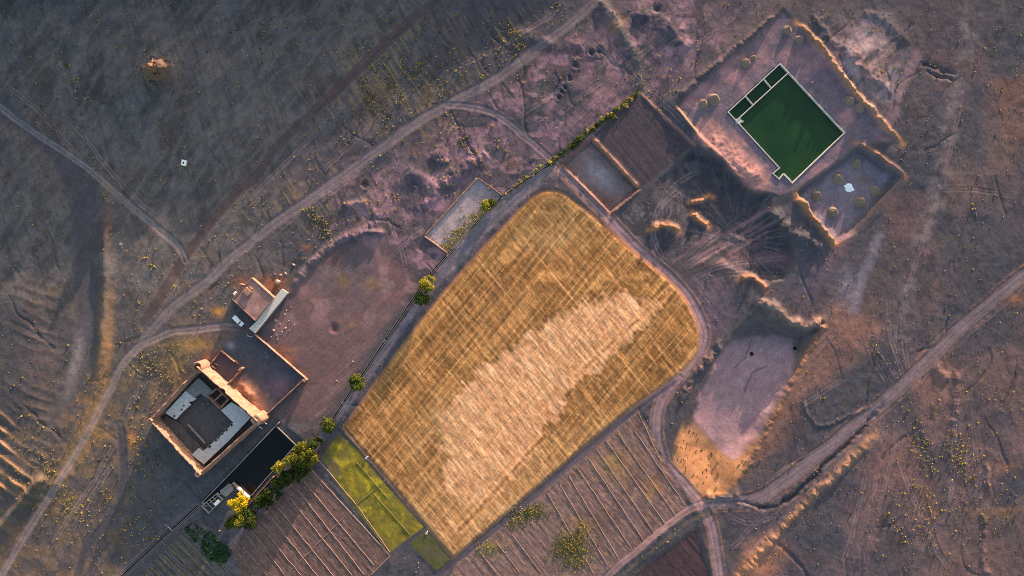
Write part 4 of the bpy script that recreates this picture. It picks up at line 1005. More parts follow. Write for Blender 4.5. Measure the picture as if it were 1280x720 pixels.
def solid_tower(c, r, h, seed):
    V, F = [], []; n = 18; cw = W(*c); L = ((1.12, -.3), (1.04, h * .5), (.96, h - .4), (.8, h), (.3, h - .35))
    for (q, z) in L:
        for k in range(n):
            a = 2 * math.pi * k / n; sq = 1 / max(abs(math.cos(a - .75)), abs(math.sin(a - .75))) ** .6
            j = 1 + .08 * mnoise.noise(Vector((k * .7, z * .6, seed)))
            V.append(cw + Vector((math.cos(a) * r * q * sq * j, math.sin(a) * r * q * sq * j, z + (.25 * mnoise.noise(Vector((k * .5, seed, z))) if z > 1 else 0))))
    for i in range(len(L) - 1):
        for k in range(n): F.append((i * n + k, i * n + (k + 1) % n, (i + 1) * n + (k + 1) % n, (i + 1) * n + k))
    F.append(tuple((len(L) - 1) * n + k for k in range(n)))
    return V, F
v, f = broken_tower((256, 457), 2.3, 7.8, 6.2, -60, 215, 2.0); part('corner_tower', v, f, 'mud', kas, True)
v, f = solid_tower((328.5, 521), 2.2, 7.5, 5.0); part('corner_tower', v, f, 'mud', kas, True)
v, f = solid_tower((257, 587), 1.1, 7.8, 7.0); part('corner_tower', v, f, 'mud', kas, True)
v, f = solid_tower((198, 522), .9, 7.2, 9.0); part('corner_tower', v, f, 'mud', kas, True)
v, f = prism([(204, 522), (257, 465), (322, 522), (257, 580)], -.2, .06); part('court_floor', v, f, 'mud_floor', kas)
RH = 2.3
def room(poly, h, roofmat, under='mud_dark'):
    P = [G(p, h) for p in poly]
    v, f = prism(P, -.1, h - .22); r_ = part('room', v, f, under, kas)
    cx = sum(p[0] for p in P) / len(P); cy = sum(p[1] for p in P) / len(P)
    P2 = [(p[0] + (p[0] - cx) / max(math.hypot(p[0] - cx, p[1] - cy), 1) * .6, p[1] + (p[1] - cy) / max(math.hypot(p[0] - cx, p[1] - cy), 1) * .6) for p in P]
    v, f = prism(P2, h - .218, h); return part('roof', v, f, roofmat, r_), r_
rf1, rm1 = room([(207, 516), (232, 489), (245, 498.5), (240, 502), (235, 502.5), (238, 506), (229, 514), (220, 524)], RH, 'lime')
rf2, rm2 = room([(276, 513.5), (289, 503), (303, 512), (313, 522), (285, 551), (255, 580), (240, 568), (249, 559.5), (253.5, 564), (261, 558), (268, 551), (275, 545), (284, 536), (291, 528.5)], RH, 'lime')
rf3, rm3 = room([(233, 488), (248, 473), (266, 489), (258, 497), (250, 491), (244, 497)], RH + .3, 'grey_roof')
rf4, rm4 = room([(201, 528), (208, 520), (222, 528), (238, 547), (250, 557), (240, 570)], .9, 'mud_floor')
for (a, b) in (((262, 493), (271, 485)), ((268, 501), (279, 490)), ((275, 510), (285, 499)), ((259, 495), (275, 511)), ((271, 485), (286, 500))):
    v, f = wall_mesh(G(a, 3), G(b, 3), 3.2, .45, 0.0, .12, .8, a[0], .05); part('partition_wall', v, f, 'mud', kas, True)
v, f = wall_mesh(G((234, 531), 1.6), G((256, 555), 1.6), 1.6, .22, 0.0, .04, 1.0, 3, .02); part('partition_wall', v, f, 'concrete_old', kas, True)
def skylight(px, py, z, r, par):
    c = W(*G((px, py), z), z)
    n = 10; V = []; 
    for (rr, zz) in ((r, -.05), (r, .22), (r * .72, .24), (r * .66, .06)):
        V += [c + Vector((math.cos(2 * math.pi * k / n) * rr, math.sin(2 * math.pi * k / n) * rr, zz)) for k in range(n)]
    F = [(L * n + k, L * n + (k + 1) % n, (L + 1) * n + (k + 1) % n, (L + 1) * n + k) for L in range(3) for k in range(n)]
    o = part('roof_vent', V, F, 'concrete_old', par)
    V2 = [c + Vector((math.cos(2 * math.pi * k / n) * r * .68, math.sin(2 * math.pi * k / n) * r * .68, .08)) for k in range(n)]
    part('roof_vent', V2, [tuple(range(n))], 'hole', par)
for (px, py, r) in ((218, 520, .5), (227, 512, .4), (230, 507, .35)): skylight(px, py, RH, r, rm1)
for (px, py, r) in ((262, 558, .75), (270, 550, .6), (273, 547, .5), (278, 542, .5), (283, 537, .65), (289.5, 531, .6)): skylight(px, py, RH, r, rm2)
for (px, py, r) in ((254.5, 505, .6), (261, 504, .6), (236, 546, .7)):
    v, f = tube(W(*G((px, py)), .05), W(*G((px, py)), .7), r, r * .8, 10); part('clay_oven', v, f, 'mud_dark', kas)

# ruined annex against the north-east wall
ann = root('ruined_annex', 282, 460, 0); tag(ann, 'roofless ruined annex with thin broken mud walls above the fortified house', 'ruin')
for i, (a, b, h_) in enumerate((((264, 455), (277, 438), .9), ((277, 438), (295, 452), 1.5), ((304, 461), (286, 480), 2.0), ((295, 452), (298, 455), .8))):
    v, f = wall_mesh(a, b, h_, .5, 0.0, .3, .5, 20 + i, .2); part('wall', v, f, 'mud', ann, True)
v, f = box(W(*(303.5, 460.5), 0), 1.6, .8, 2.9, .7); part('wall_stub', v, f, 'mud', ann)
v, f = prism([(266, 455), (277, 441), (302, 461), (285, 478)], -.1, .09); part('floor', v, f, plain('annex_floor', lin(78, 70, 74), .95, .2, .3, .3, .1, second=lin(92, 74, 80)), ann)
for k, (px, py, w_, h_) in enumerate(((268, 456, 1.8, 1.1), (272, 453, 1.5, .8))):
    v, f = wall_mesh((px - 2.4, py + 1), (px + 2.0, py + 4.5), h_, .3, 0, .1, .5, 40 + k); part('manger', v, f, 'mud_dark', ann, True)

# yard wall
yw = root('yard_wall', 382, 472, 0); tag(yw, 'long thin mud wall with a right-angled corner closing the yard', 'wall')
for i, (a, b, h_, e) in enumerate((((319, 417), (382.5, 472), 1.7, (0, .2)), ((382, 472.5), (334, 518), 1.7, (-.3, .2)))):
    v, f = wall_mesh(a, b, h_, .36, 0.0, .12, .8, 30 + i, .12, e); part('wall_run', v, f, 'mud', yw, True)
v, f = box(W(382.5, 474.5, 0), 1.5, 1.2, 2.2, .8); part('corner_pier', v, f, 'mud', yw)

# small flat-roofed house and its grey lean-to
HH = 3.0
hp = [G(p, HH) for p in ((314.5, 347), (342.5, 372), (319, 401), (290, 374))]
ho = root('flat_roofed_house', 317, 374, 0); tag(ho, 'small flat-roofed house with dusty pink roof and thin bright parapet', 'house')
v, f = prism(hp, -.2, HH - .35); part('wall', v, f, 'mud', ho)
v, f = prism([((p[0] - 317) * .985 + 317, (p[1] - 374) * .985 + 374) for p in hp], HH - .34, HH - .1); rfh = part('roof', v, f, 'pink_roof', ho)
ring_walls('parapet', hp, .2, .04, HH - .345, HH + .2, 'mud', ho)
c = W(*G((308.5, 364.5), 4.0), HH - .12); v, f = box(c, 3.1, 2.4, 1.3, math.radians(-42)); part('stair_hut', v, f, 'mud', ho)
c = W(*G((312, 361.5), 3.8), HH - .12); v, f = box(c, 1.5, 1.7, .9, math.radians(-42)); part('stair_hut', v, f, 'mud', ho)
for (a, b, h_) in (((294, 368), (303, 357.5), 2.6), ((299.5, 355), (306, 356.5), 2.9)):
    v, f = wall_mesh(G(a, 2.6), G(b, 2.6), h_, .4, 0, .15, .6, a[0], .1); part('side_wall', v, f, 'mud', ho, True)
v, f = box(W(*G((293.5, 367), 1.6), 0), 1.1, 1.1, 1.7, .8); tk = part('white_cistern', v, f, 'white', None); tag(tk, 'small white cube cistern beside the flat-roofed house', 'tank')
sp_ = [G(p, 2.2) for p in ((352, 361), (359.5, 366.5), (319, 416.5), (311.5, 410.5), (319.5, 402.5))]
sh = root('lean_to_shed', 336, 388, 0); tag(sh, 'long narrow lean-to with grey concrete roof along the flat-roofed house', 'shed')
v, f = prism(sp_, -.2, 2.0); part('wall', v, f, 'concrete_old', sh)
big = [((p[0] - 336) * 1.01 + 336, (p[1] - 388) * 1.01 + 388) for p in sp_]
v, f = prism(big, 2.002, 2.2); part('roof', v, f, 'concrete', sh)
# sacks, timber and rubble round the house
v, f = box(W(312.5, 420.5, 0), 2.6, .28, .2, -.15); tag(part('timber_beam', v, f, 'wood'), 'pale loose timber beam lying in the yard by the lean-to end', 'beam')
v, f = box(W(310, 419.2, .02), 1.8, .22, .16, -.75); tag(part('timber_beam', v, f, 'wood'), 'shorter pale plank crossing the timber beam in the yard', 'plank')

def rock_mesh(name, seed, mat, sub=2, flat=.7):
    bm = bmesh.new(); bmesh.ops.create_icosphere(bm, subdivisions=sub, radius=1.0)
    for v_ in bm.verts:
        n1 = mnoise.noise(v_.co * 1.3 + Vector((seed * 7.1, 0, 0))); n2 = mnoise.noise(v_.co * 3.1 + Vector((0, seed * 3.3, 0)))
        v_.co *= 1 + .35 * n1 + .14 * n2; v_.co.z = max(v_.co.z * flat, -.25)
    me = bpy.data.meshes.new(name); bm.to_mesh(me); bm.free(); me.materials.append(M[mat]); return me
def ORD(k):
    w_ = ['first', 'second', 'third', 'fourth', 'fifth', 'sixth', 'seventh', 'eighth', 'ninth', 'tenth', 'eleventh', 'twelfth']
    return w_[k] if k < 12 else '%d%s' % (k + 1, {1: 'st', 2: 'nd', 3: 'rd'}.get((k + 1) % 10 if not 10 < (k + 1) % 100 < 14 else 0, 'th'))
ROCKS = [rock_mesh('boulder', k, 'rock') for k in range(4)]
def rock(px, py, r, label=None, group=None, k=0, name='boulder', cat='rock', flat=1.0):
    r *= .78
    o = link(name, ROCKS[k % 4]); o.location = W(px, py, hz(px, py) + r * .12); o.scale = (r, r * random.uniform(.75, 1.1), r * flat)
    o.rotation_euler = (0, 0, random.uniform(0, 6.28)); tag(o, label, cat, group); return o
rock(347.5, 352.5, 1.5, 'largest pale block in the rubble above the lean-to roof', None, 0)
rock(351, 344, .7, 'pale boulder just above the largest rubble block', None, 1); rock(357, 342, .7, 'pale boulder at the right end of the rubble row', None, 2)
rock(344, 343, .5, 'small pale boulder left of the rubble row', None, 3); rock(367, 331, .9, 'white angular boulder beside the raised path', None, 1)
RUB = [(345, 400.6, .8), (342, 413, .75), (356, 393, .6), (357, 410, .7), (352, 418, .4), (347, 424, .4), (361, 401, .35), (364, 384, .35), (358, 388, .4), (350, 405, .35), (339, 421, .4), (353, 415, .5), (362, 413, .4), (346, 419, .35), (368, 406, .3), (334, 446, .35), (332, 440, .3), (347, 446, .4), (343, 452, .25), (421, 476, .4), (441, 462, .5), (557, 268, .35)]
for k, (a, b, r) in enumerate(sorted(RUB[:15], key=lambda q: q[1])): rock(a, b, r, '%s white rubble stone from the top in the scatter right of the lean-to' % ORD(k), 'rubble stones beside the lean-to', k)
for k, (a, b, r) in enumerate(sorted(RUB[15:19], key=lambda q: q[1])): rock(a, b, r, '%s pale stone from the top lying inside the walled yard' % ORD(k), 'stones in the yard', k)
rock(421, 476, .4, 'lone pale stone beside the irrigation wall tree', None, 1); rock(441, 452, .5, 'pinkish stone in the bare lot above the lone round tree', None, 2); rock(557, 268, .35, 'tiny white stone inside the walled dry basin', None, 3)
rock(1015, 103, .8, 'white stone on the terrace right of the green pool', None, 0); rock(1093, 146, .0 + .5, 'small pale stone at the foot of the terrace berm', None, 2)

# ------------------------------------------------------------------ pickup
def pickup():
    t = root('pickup_truck', 299, 401, hz(299, 401)); t.rotation_euler = (0, 0, math.radians(-44))
    tag(t, 'white pickup truck with open bed parked below the flat-roofed house', 'pickup')
    def lp(name, vf, mat, par=t, smooth=False):
        return link(name, mesh_from(name, vf[0], vf[1], M[mat], smooth), par)
    def pro(profile, w0, w1=None):
        w1 = w1 or w0; n = len(profile); v = [Vector((x, -w0 / 2 if z < 1 else -w1 / 2, z)) for x, z in profile] + [Vector((x, w0 / 2 if z < 1 else w1 / 2, z)) for x, z in profile]
        return v, [tuple(range(n)), tuple(range(n, 2 * n))[::-1]] + [((k + 1) % n, k, n + k, n + (k + 1) % n) for k in range(n)]
    bd = lp('body', pro([(-2.55, .45), (2.45, .45), (2.55, .62), (2.5, .88), (1.35, .98), (-2.55, .96)], 1.8), 'car_paint')
    lp('cabin', pro([(-.15, .965), (1.3, .97), (.72, 1.62), (.55, 1.7), (0, 1.7), (-.1, 1.62)], 1.76, 1.5), 'car_paint')
    lp('windscreen', ([Vector((1.22, -.72, 1.06)), Vector((1.22, .72, 1.06)), Vector((.78, .66, 1.58)), Vector((.78, -.66, 1.58))], [(0, 1, 2, 3)]), 'glass')
    lp('rear_window', ([Vector((-.16, .62, 1.15)), Vector((-.16, -.62, 1.15)), Vector((-.125, -.6, 1.55)), Vector((-.125, .6, 1.55))], [(0, 1, 2, 3)]), 'glass')
    for s_ in (-1, 1):
        q = [Vector((0, s_ * .842, 1.12)), Vector((1.02, s_ * .835, 1.12)), Vector((.66, s_ * .772, 1.58)), Vector((.02, s_ * .772, 1.58))]
        lp('side_window', (q, [(0, 1, 2, 3)] if s_ < 0 else [(3, 2, 1, 0)]), 'glass')
        lp('bed_side', box((-1.35, s_ * .84, .962), 2.36, .1, .34), 'car_paint')
        lp('mirror', box((.95, s_ * 1.0, 1.05), .12, .22, .16), 'rubber')
        lp('headlight', box((2.5, s_ * .68, .66), .1, .34, .16), 'lamp_glass'); lp('tail_light', box((-2.56, s_ * .78, .7), .06, .18, .3), 'tail')
        for x in (-1.55, 1.6):
            wv = tube(Vector((x, s_ * .68, .37)), Vector((x, s_ * .93, .37)), .37, .37, 16); wh = lp('wheel', wv, 'rubber')
            lp('hub', tube(Vector((x, s_ * .92, .37)), Vector((x, s_ * .945, .37)), .2, .18, 12), 'car_paint', wh)
    lp('tailgate', box((-2.5, 0, .962), .1, 1.58, .34), 'car_paint'); lp('bed_front', box((-.26, 0, .962), .1, 1.58, .36), 'car_paint')
    lp('bed_cover', box((-1.38, 0, 1.16), 2.12, 1.56, .06), 'white')
    lp('front_bumper', box((2.58, 0, .42), .16, 1.7, .2), 'rubber'); lp('rear_bumper', box((-2.62, 0, .42), .14, 1.6, .16), 'rubber')
pickup()

# ------------------------------------------------------------------ green pool
M['green_water'] = None
def water(name, c1, c2, scale, rough=.12):
    m, nt, b = new_mat(name)
    geo = nt.nodes.new('ShaderNodeNewGeometry')
    n1 = nt.nodes.new('ShaderNodeTexNoise'); n1.inputs['Scale'].default_value = scale; n1.inputs['Detail'].default_value = 5; n1.inputs['Roughness'].default_value = .6
    nt.links.new(geo.outputs['Position'], n1.inputs['Vector'])
    rp = nt.nodes.new('ShaderNodeValToRGB'); rp.color_ramp.elements[0].position = .32; rp.color_ramp.elements[1].position = .7
    rp.color_ramp.elements[0].color = (*c1, 1); rp.color_ramp.elements[1].color = (*c2, 1)
    nt.links.new(n1.outputs[0], rp.inputs[0]); nt.links.new(rp.outputs[0], b.inputs['Base Color'])
    n2 = nt.nodes.new('ShaderNodeTexNoise'); n2.inputs['Scale'].default_value = 2.5; nt.links.new(geo.outputs['Position'], n2.inputs['Vector'])
    bp = nt.nodes.new('ShaderNodeBump'); bp.inputs['Strength'].default_value = .04; bp.inputs['Distance'].default_value = .05
    nt.links.new(n2.outputs[0], bp.inputs['Height']); nt.links.new(bp.outputs[0], b.inputs['Normal'])
    b.inputs['Roughness'].default_value = rough; b.inputs['IOR'].default_value = 1.33
    return m
M['green_water'] = water('algae_water', lin(23, 48, 29), lin(36, 64, 31), .05)
M['cell_water'] = water('still_green_water', lin(20, 44, 27), lin(26, 54, 29), .15)
M['black_water'] = water('dark_water', lin(9, 11, 14), lin(13, 15, 18), .1)
pool = root('irrigation_pool', 985, 155, 0); tag(pool, 'square concrete pool of dark green water with three narrow cells', 'pool')
ring_walls('wall', POOL, .2, .2, -2.4, .35, 'concrete', pool)
for (a, b, w_) in (((985.6, 90.6), (920.3, 150.8), .4), ((955.3, 99.6), (963.8, 109.8), .3), ((932.0, 120.4), (940.8, 130.6), .3)):
    v, f = bar(a, b, w_, -2.4, .31); part('divider_wall', v, f, 'concrete', pool)
def flat_poly(poly, z):
    a = sum(poly[k][0] * poly[(k + 1) % len(poly)][1] - poly[(k + 1) % len(poly)][0] * poly[k][1] for k in range(len(poly)))
    P = poly if a < 0 else poly[::-1]
    return [W(p[0], p[1], z) for p in P], [tuple(range(len(P)))]
v, f = flat_poly([(985.6, 90.6), (1055.5, 166), (990, 229), (979, 217.5), (974, 224), (966, 217), (974, 210), (920.3, 150.8)], -.75); part('water', v, f, 'green_water', pool)
for q in ([(975, 79.5), (985.6, 90.6), (963.8, 109.8), (955.3, 99.6)], [(955.3, 99.6), (963.8, 109.8), (940.8, 130.6), (932, 120.4)], [(932, 120.4), (940.8, 130.6), (920.3, 150.8), (910, 140)]):
    v, f = flat_poly(q, -.9); part('water', v, f, 'cell_water', pool)
v, f = bar((919.5, 152.5), (926.5, 149.5), 2.0, -1.5, .12); part('inlet_slab', v, f, 'concrete', pool)
v, f = bar((922.5, 154.5), (929.5, 151), 1.0, -1.5, -.05); part('inlet_slab', v, f, 'concrete_old', pool)
v, f = bar((979.5, 218.2), (988, 227), 1.4, -1.5, -.1); part('outlet_ramp', v, f, 'concrete', pool)

# dark tank behind the fortified house
tank = root('storage_tank', 312, 578, 0); tag(tank, 'rectangular concrete tank of black water beside the row of trees', 'reservoir')
ring_walls('wall', TANKW, .16, .16, -3.2, .5, 'concrete_old', tank)
v, f = bar((296, 609), (311, 623), .55, -3, .56); part('end_wall', v, f, 'concrete', tank)
v, f = flat_poly(TANKW, -1.5); part('water', v, f, 'black_water', tank)
v, f = wall_mesh((343, 595), (309, 633), .9, .35, 0, .06, 1., 77, .05); part('side_wall', v, f, 'mud', tank, True)
v, f = wall_mesh((345, 532), (350, 527.5), .9, .5, 0, .2, .5, 78, .05); part('side_wall', v, f, 'mud_dark', tank, True)
slab = root('pump_platform', 278, 617, 0); tag(slab, 'grey concrete pump platform at the narrow end of the black tank', 'platform')
v, f = prism([(286, 604.5), (291.5, 608), (292, 613), (283, 621), (277, 617.5), (275, 613.5)], -.2, .32); part('deck', v, f, 'concrete_old', slab)
pb = root('pump_pit', 266, 631, 0); tag(pb, 'small open concrete pit divided into four dark cells beside the pump platform', 'pit')
PB = [(253, 632), (271, 617), (279, 624), (261.5, 641)]
ring_walls('wall', PB, .2, .2, -1.2, .7, 'concrete_old', pb)
v, f = prism(PB, -1.25, -.4); part('floor', v, f, 'hole', pb)
for t in (.3, .52, .74):
    a = (253 + (271 - 253) * t, 632 + (617 - 632) * t); b = (261.5 + (279 - 261.5) * t, 641 + (624 - 641) * t)
    v, f = bar(a, b, .22, -.5, .66); part('crossbeam', v, f, 'concrete_old', pb)
v, f = box(W(272.5, 627.5, -.4), 2.2, 1.3, 1.9, math.radians(44)); tag(part('water_barrel', v, f, 'white'), 'white box tank standing in the pump pit', 'tank')

# walled dry basin and the irrigation wall
wb = root('basin_wall', 580, 270, 0); tag(wb, 'thin wall round the long dry basin beside the irrigation line', 'wall')
wq = [(597, 222), (629, 245), (560, 317), (530, 295)]
for i, (k, l, h_, e) in enumerate(((0, 1, .4, (0, 0)), (2, 3, .4, (0, 0)), (3, 0, .22, (0, 0)))):
    v, f = wall_mesh(wq[k], wq[l], h_, .5, -.05, .05, 1.2, 50 + i, .05, (-.25, -.25)); part('wall_run', v, f, 'mud' if k else 'mud_dark', wb, True)
v, f = bar((610, 236), (615, 231), 1.4, -.5, .3); part('sluice_box', v, f, 'mud_dark', wb)
def channel_run(p0, p1, rt, seed, gap_=.52):
    a, b = W(*p0), W(*p1); dv = (b - a).normalized(); nv = Vector((-dv.y, dv.x, 0))
    for s_ in (-1, 1):
        o_ = nv * (s_ * (gap_ / 2 + .07)) / S
        v, f = wall_mesh((p0[0] + o_.x, p0[1] - o_.y), (p1[0] + o_.x, p1[1] - o_.y), .22 if s_ < 0 else .26, .14, None, .02, 1.5, seed + s_, .02); part('channel_wall', v, f, 'concrete_old', rt, True)
    n = max(2, int((b - a).length / 1.5)); V, F = [], []
    for k in range(n + 1):
        c = a.lerp(b, k / n); z = hz(c.x / S + 640, 360 - c.y / S) + .06
        for s_ in (-1, 1): q = c + nv * (s_ * gap_ / 2); V.append(Vector((q.x, q.y, z)))
    for k in range(n): F.append((2 * k, 2 * k + 2, 2 * k + 3, 2 * k + 1))
    part('channel_bed', V, F, 'hole', rt)
iw = root('irrigation_channel', 560, 317, 0); tag(iw, 'long straight narrow irrigation channel running beside the wheat field', 'channel')
for k in range(len(EDGE) - 1):
    channel_run(EDGE[k], EDGE[k + 1], iw, 60 + k)
iw2 = root('irrigation_channel', 200, 676); tag(iw2, 'dark irrigation channel leading away from the black tank past the vegetable rows', 'channel'); channel_run((247, 632), (150, 722), iw2, 80, .6)
v, f = wall_mesh((206, 655), (215.5, 663.5), .4, .3, None, .05, 1., 81, .04); tag(part('side_channel_wall', v, f, 'concrete_old', None, True), 'short cross wall meeting the ditch wall above the vegetable rows', 'channel')

# ------------------------------------------------------------------ bunds between the plots
def bund(name, p0, p1, par, w_=.8, h_=.28, seed=0, mat='bund'):
    a, b = W(*p0), W(*p1); dv = b - a; L = dv.length; dv.normalize(); nv = Vector((-dv.y, dv.x, 0)); n = max(3, int(L / 1.1)); V, F = [], []
    for k in range(n + 1):
        c = a + dv * (L * k / n); c = c + nv * (.22 * mnoise.noise(Vector((k * .3, seed, 0)))); z = hz(c.x / S + 640, 360 - c.y / S)
        hh = h_ * (1 + .5 * mnoise.noise(Vector((k * .5, seed, 4)))); ww = w_ * (1 + .25 * mnoise.noise(Vector((k * .4, seed, 8))))
        for (s_, t) in ((-.5, -.12), (-.22, .8), (.1, 1.0), (.5, -.12)): q = c + nv * (s_ * ww); V.append(Vector((q.x, q.y, z + t * hh)))
    for k in range(n):
        for i in range(3): F.append((k * 4 + i, k * 4 + i + 1, (k + 1) * 4 + i + 1, (k + 1) * 4 + i))
    o = link(name, mesh_from(name, V, F, M[mat], True), par); return o
PA, PB_ = GROUND[PLOT_A_ID], GROUND[PLOT_B_ID]
for i, (a, b, w_) in enumerate((((387, 585), (486, 693), 1.1), ((380, 602), (467, 706), .7), ((372, 612), (455, 718), .7), ((362, 622), (440, 719), .7), ((347, 634), (417, 720), .6), ((338, 646), (397, 720), .6), ((328, 660), (376, 719), .55), ((318, 668), (356, 719), .45), ((304, 684), (334, 719), .45), ((430, 646), (366, 711), .5), ((488, 695), (464, 719), .6))):
    bund('earth_bund', a, b, PA, w_ * .5, .16, i)
for i, (a, b) in enumerate((((798, 515), (826, 577)), ((793, 538), (856, 631)), ((772, 541), (844, 644)), ((757, 550), (831, 654)), ((746, 562), (817, 665)), ((735, 572), (804, 675)), ((721, 584), (789, 685)), ((711, 595), (772, 696)), ((700, 606), (759, 706)), ((684, 616), (742, 717)), ((640, 668), (676, 716)), ((622, 680), (650, 716)), ((600, 690), (620, 716)))):
    bund('earth_bund', a, b, PB_, .34 if i < 10 else .26, .15, 30 + i)
GF = [o for o in GROUND.values() if o.name == 'green_crop_field'][0]
M['bund_green'] = plain('weedy_bund', lin(104, 98, 58), .95, .3, 1.1, .3, .1)
for i, (a, b) in enumerate((((476, 606), (444, 632)), ((446, 578), (484, 622)), ((466, 616), (512, 668)), ((444, 632), (482, 686)))): bund('earth_bund', a, b, GF, .4, .2, 60 + i, 'bund_green')
VP = [o for o in GROUND.values() if o.name == 'vegetable_plot'][0]
for i in range(8): bund('planted_row', (238 - i * 8.2, 664 + i * 7.6), (238 - i * 8.2 + 46, 664 + i * 7.6 + 50) if i < 2 else (238 - i * 8.2 + (722 - 664 - i * 7.6), 722), VP, .35, .16, 80 + i, 'bund_green')
FS = [o for o in GROUND.values() if o.name == 'fallow_strip'][0]
bund('earth_bund', (400, 577), (448, 634), FS, .4, .2, 90); bund('earth_bund', (448, 634), (487, 690), FS, .4, .2, 91)
# field gates (white sluice plates)
for (px, py, rz, lb) in ((458.5, 571.5, .7, 'white sluice plate at the upper corner of the green crop field'), (533.5, 665.5, 1.0, 'white sluice plate at the lower tip of the green crop field')):
    v, f = box(W(px, py, hz(px, py)), 1.5, .3, .5, rz); s_ = root('sluice_gate', px, py); tag(s_, lb, 'sluice')
    part('plate', v, f, 'white', s_); v, f = box(W(px - .5, py + 1.6, hz(px, py)), .3, .9, .2, rz); part('sill', v, f, 'concrete', s_)
# wells, boxes, poles
wbx = root('well_house', 231, 204); tag(wbx, 'tiny white box-like well house alone on the dark slope', 'well')
z = hz(231, 204); v, f = box(W(231, 204, z - .3), 1.7, 2.3, 1.5, -.25); part('chamber', v, f, 'white', wbx); v, f = box(W(231, 204.2, z + 1.2), .6, .7, .05, -.25); part('hatch', v, f, 'hole', wbx)
o = rock(151, 305.5, 1.0, 'flat whitish slab lying beside the dry riverbed', None, 1, 'stone_slab', 'rock', .35)
for (a, b, lb) in (((329.5, 524.5), (334.5, 529.5), 'white pole sticking out from the tower at the right of the fortified house'), ((326, 532), (329, 535), 'short pale post below the right tower of the fortified house')):
    p, q = W(*a, 2.2), W(*b, 1.0); v, f = tube(p, q, .14, .12, 8); m_ = tube(Vector((q.x, q.y, -.2)), q + Vector((0, 0, .1)), .12, .12, 8); r_ = root('leaning_pole', *b, 0); tag(r_, lb, 'pole'); part('pole', v, f, 'white', r_); part('post', m_[0], m_[1], 'wood', r_)
# ------------------------------------------------------------------ earth mounds and lime heap
def mound_mesh(seed, mat, rough=.18):
    V, F = [], []; nr, na = 7, 20
    for i in range(nr + 1):
        r = i / nr
        for k in range(na):
            a = 2 * math.pi * k / na; p = Vector((math.cos(a), math.sin(a), 0)); n1 = mnoise.noise(p * 1.1 + Vector((seed * 5.3, r, 0)))
            rr = r * (1 + rough * n1 + (rough - .18) * mnoise.noise(p * 3.1 + Vector((seed, 0, 3)))); zz = (1 - r ** 1.35) ** .9 * (1 + .16 * n1) + .06 * mnoise.noise(Vector((p.x * r * 4, p.y * r * 4, seed)))
            V.append(Vector((p.x * rr, p.y * rr, zz if i else 1.0)))
    V = [v_ + Vector((.24, .48, 0)) * (1 - (i_ // na) / nr) ** 1.2 for i_, v_ in enumerate(V)]
    for k in range(na): V.append(Vector((V[nr * na + k].x * 1.03, V[nr * na + k].y * 1.03, -.35)))
    for i in range(nr + 1):
        for k in range(na): F.append((i * na + k, (i + 1) * na + k, (i + 1) * na + (k + 1) % na, i * na + (k + 1) % na))
    me = mesh_from('earth_mound', V, F, M[mat], True); return me
MOUNDS = [mound_mesh(k, 'spoil') for k in range(4)]
ML = [(984, 38, 2.0, 1.5, 'upper of two earth mounds in the shaded top corner of the pool terrace'), (999, 50, 2.0, 1.6, 'lower of two earth mounds in the shaded top corner of the pool terrace'),
      (932, 79, 2.1, 1.5, 'crescent-lit earth mound above the upper-left side of the green pool'), (942, 72.5, 1.2, .8, 'smallest earth mound, just above the pool upper-left side'),
      (879, 130, 2.0, 1.4, 'left of two earth mounds at the terrace left corner'), (892, 124.5, 2.6, 1.8, 'right and larger of two earth mounds at the terrace left corner'),
      (1061, 126, 2.2, 1.4, 'upper of two earth mounds against the lit terrace berm'), (1075, 135, 2.2, 1.4, 'lower of two earth mounds against the lit terrace berm'),
      (1050, 223, 2.4, 1.8, 'earth mound just above the white lime patch'), (1023, 244, 2.5, 1.8, 'leftmost earth mound in the settling basin'), (1044, 265, 2.5, 1.8, 'lowest earth mound in the settling basin'),
      (1078, 252, 2.5, 1.8, 'earth mound right below the white lime patch'), (1074, 203, 2.4, 1.3, 'fully shaded earth mound in the top corner of the settling basin'), (1097, 238, 2.5, 1.4, 'shaded earth mound by the right edge of the settling basin')]
for k, (px, py, r, h_, lb) in enumerate(ML):
    o = link('earth_mound', MOUNDS[k % 4]); o.location = W(px, py, hz(px, py) - .05); o.scale = (r, r, h_); o.rotation_euler = (0, 0, .2 * math.sin(k * 1.7)); tag(o, lb, 'mound', 'earth mounds round the pool')
o = link('lime_heap', mound_mesh(9, 'salt', .5)); o.location = W(1064.5, 233.5, hz(1064.5, 233.5)); o.scale = (2.4, 1.75, .16); o.rotation_euler = (0, 0, -.5); tag(o, 'flat heap of bright white lime on the settling basin floor', 'heap')
for (px, py, lb) in ((943.5, 443.5, 'round black marker stone on the dry pond floor'), (998, 436.5, 'small black stone in the shaded corner of the dry pond')):
    o = link('dark_stone', rock_mesh('dark_stone', 6, 'hole', 2)); o.location = W(px, py, hz(px, py) + .1); o.scale = (.75, .75, .5); tag(o, lb, 'rock')

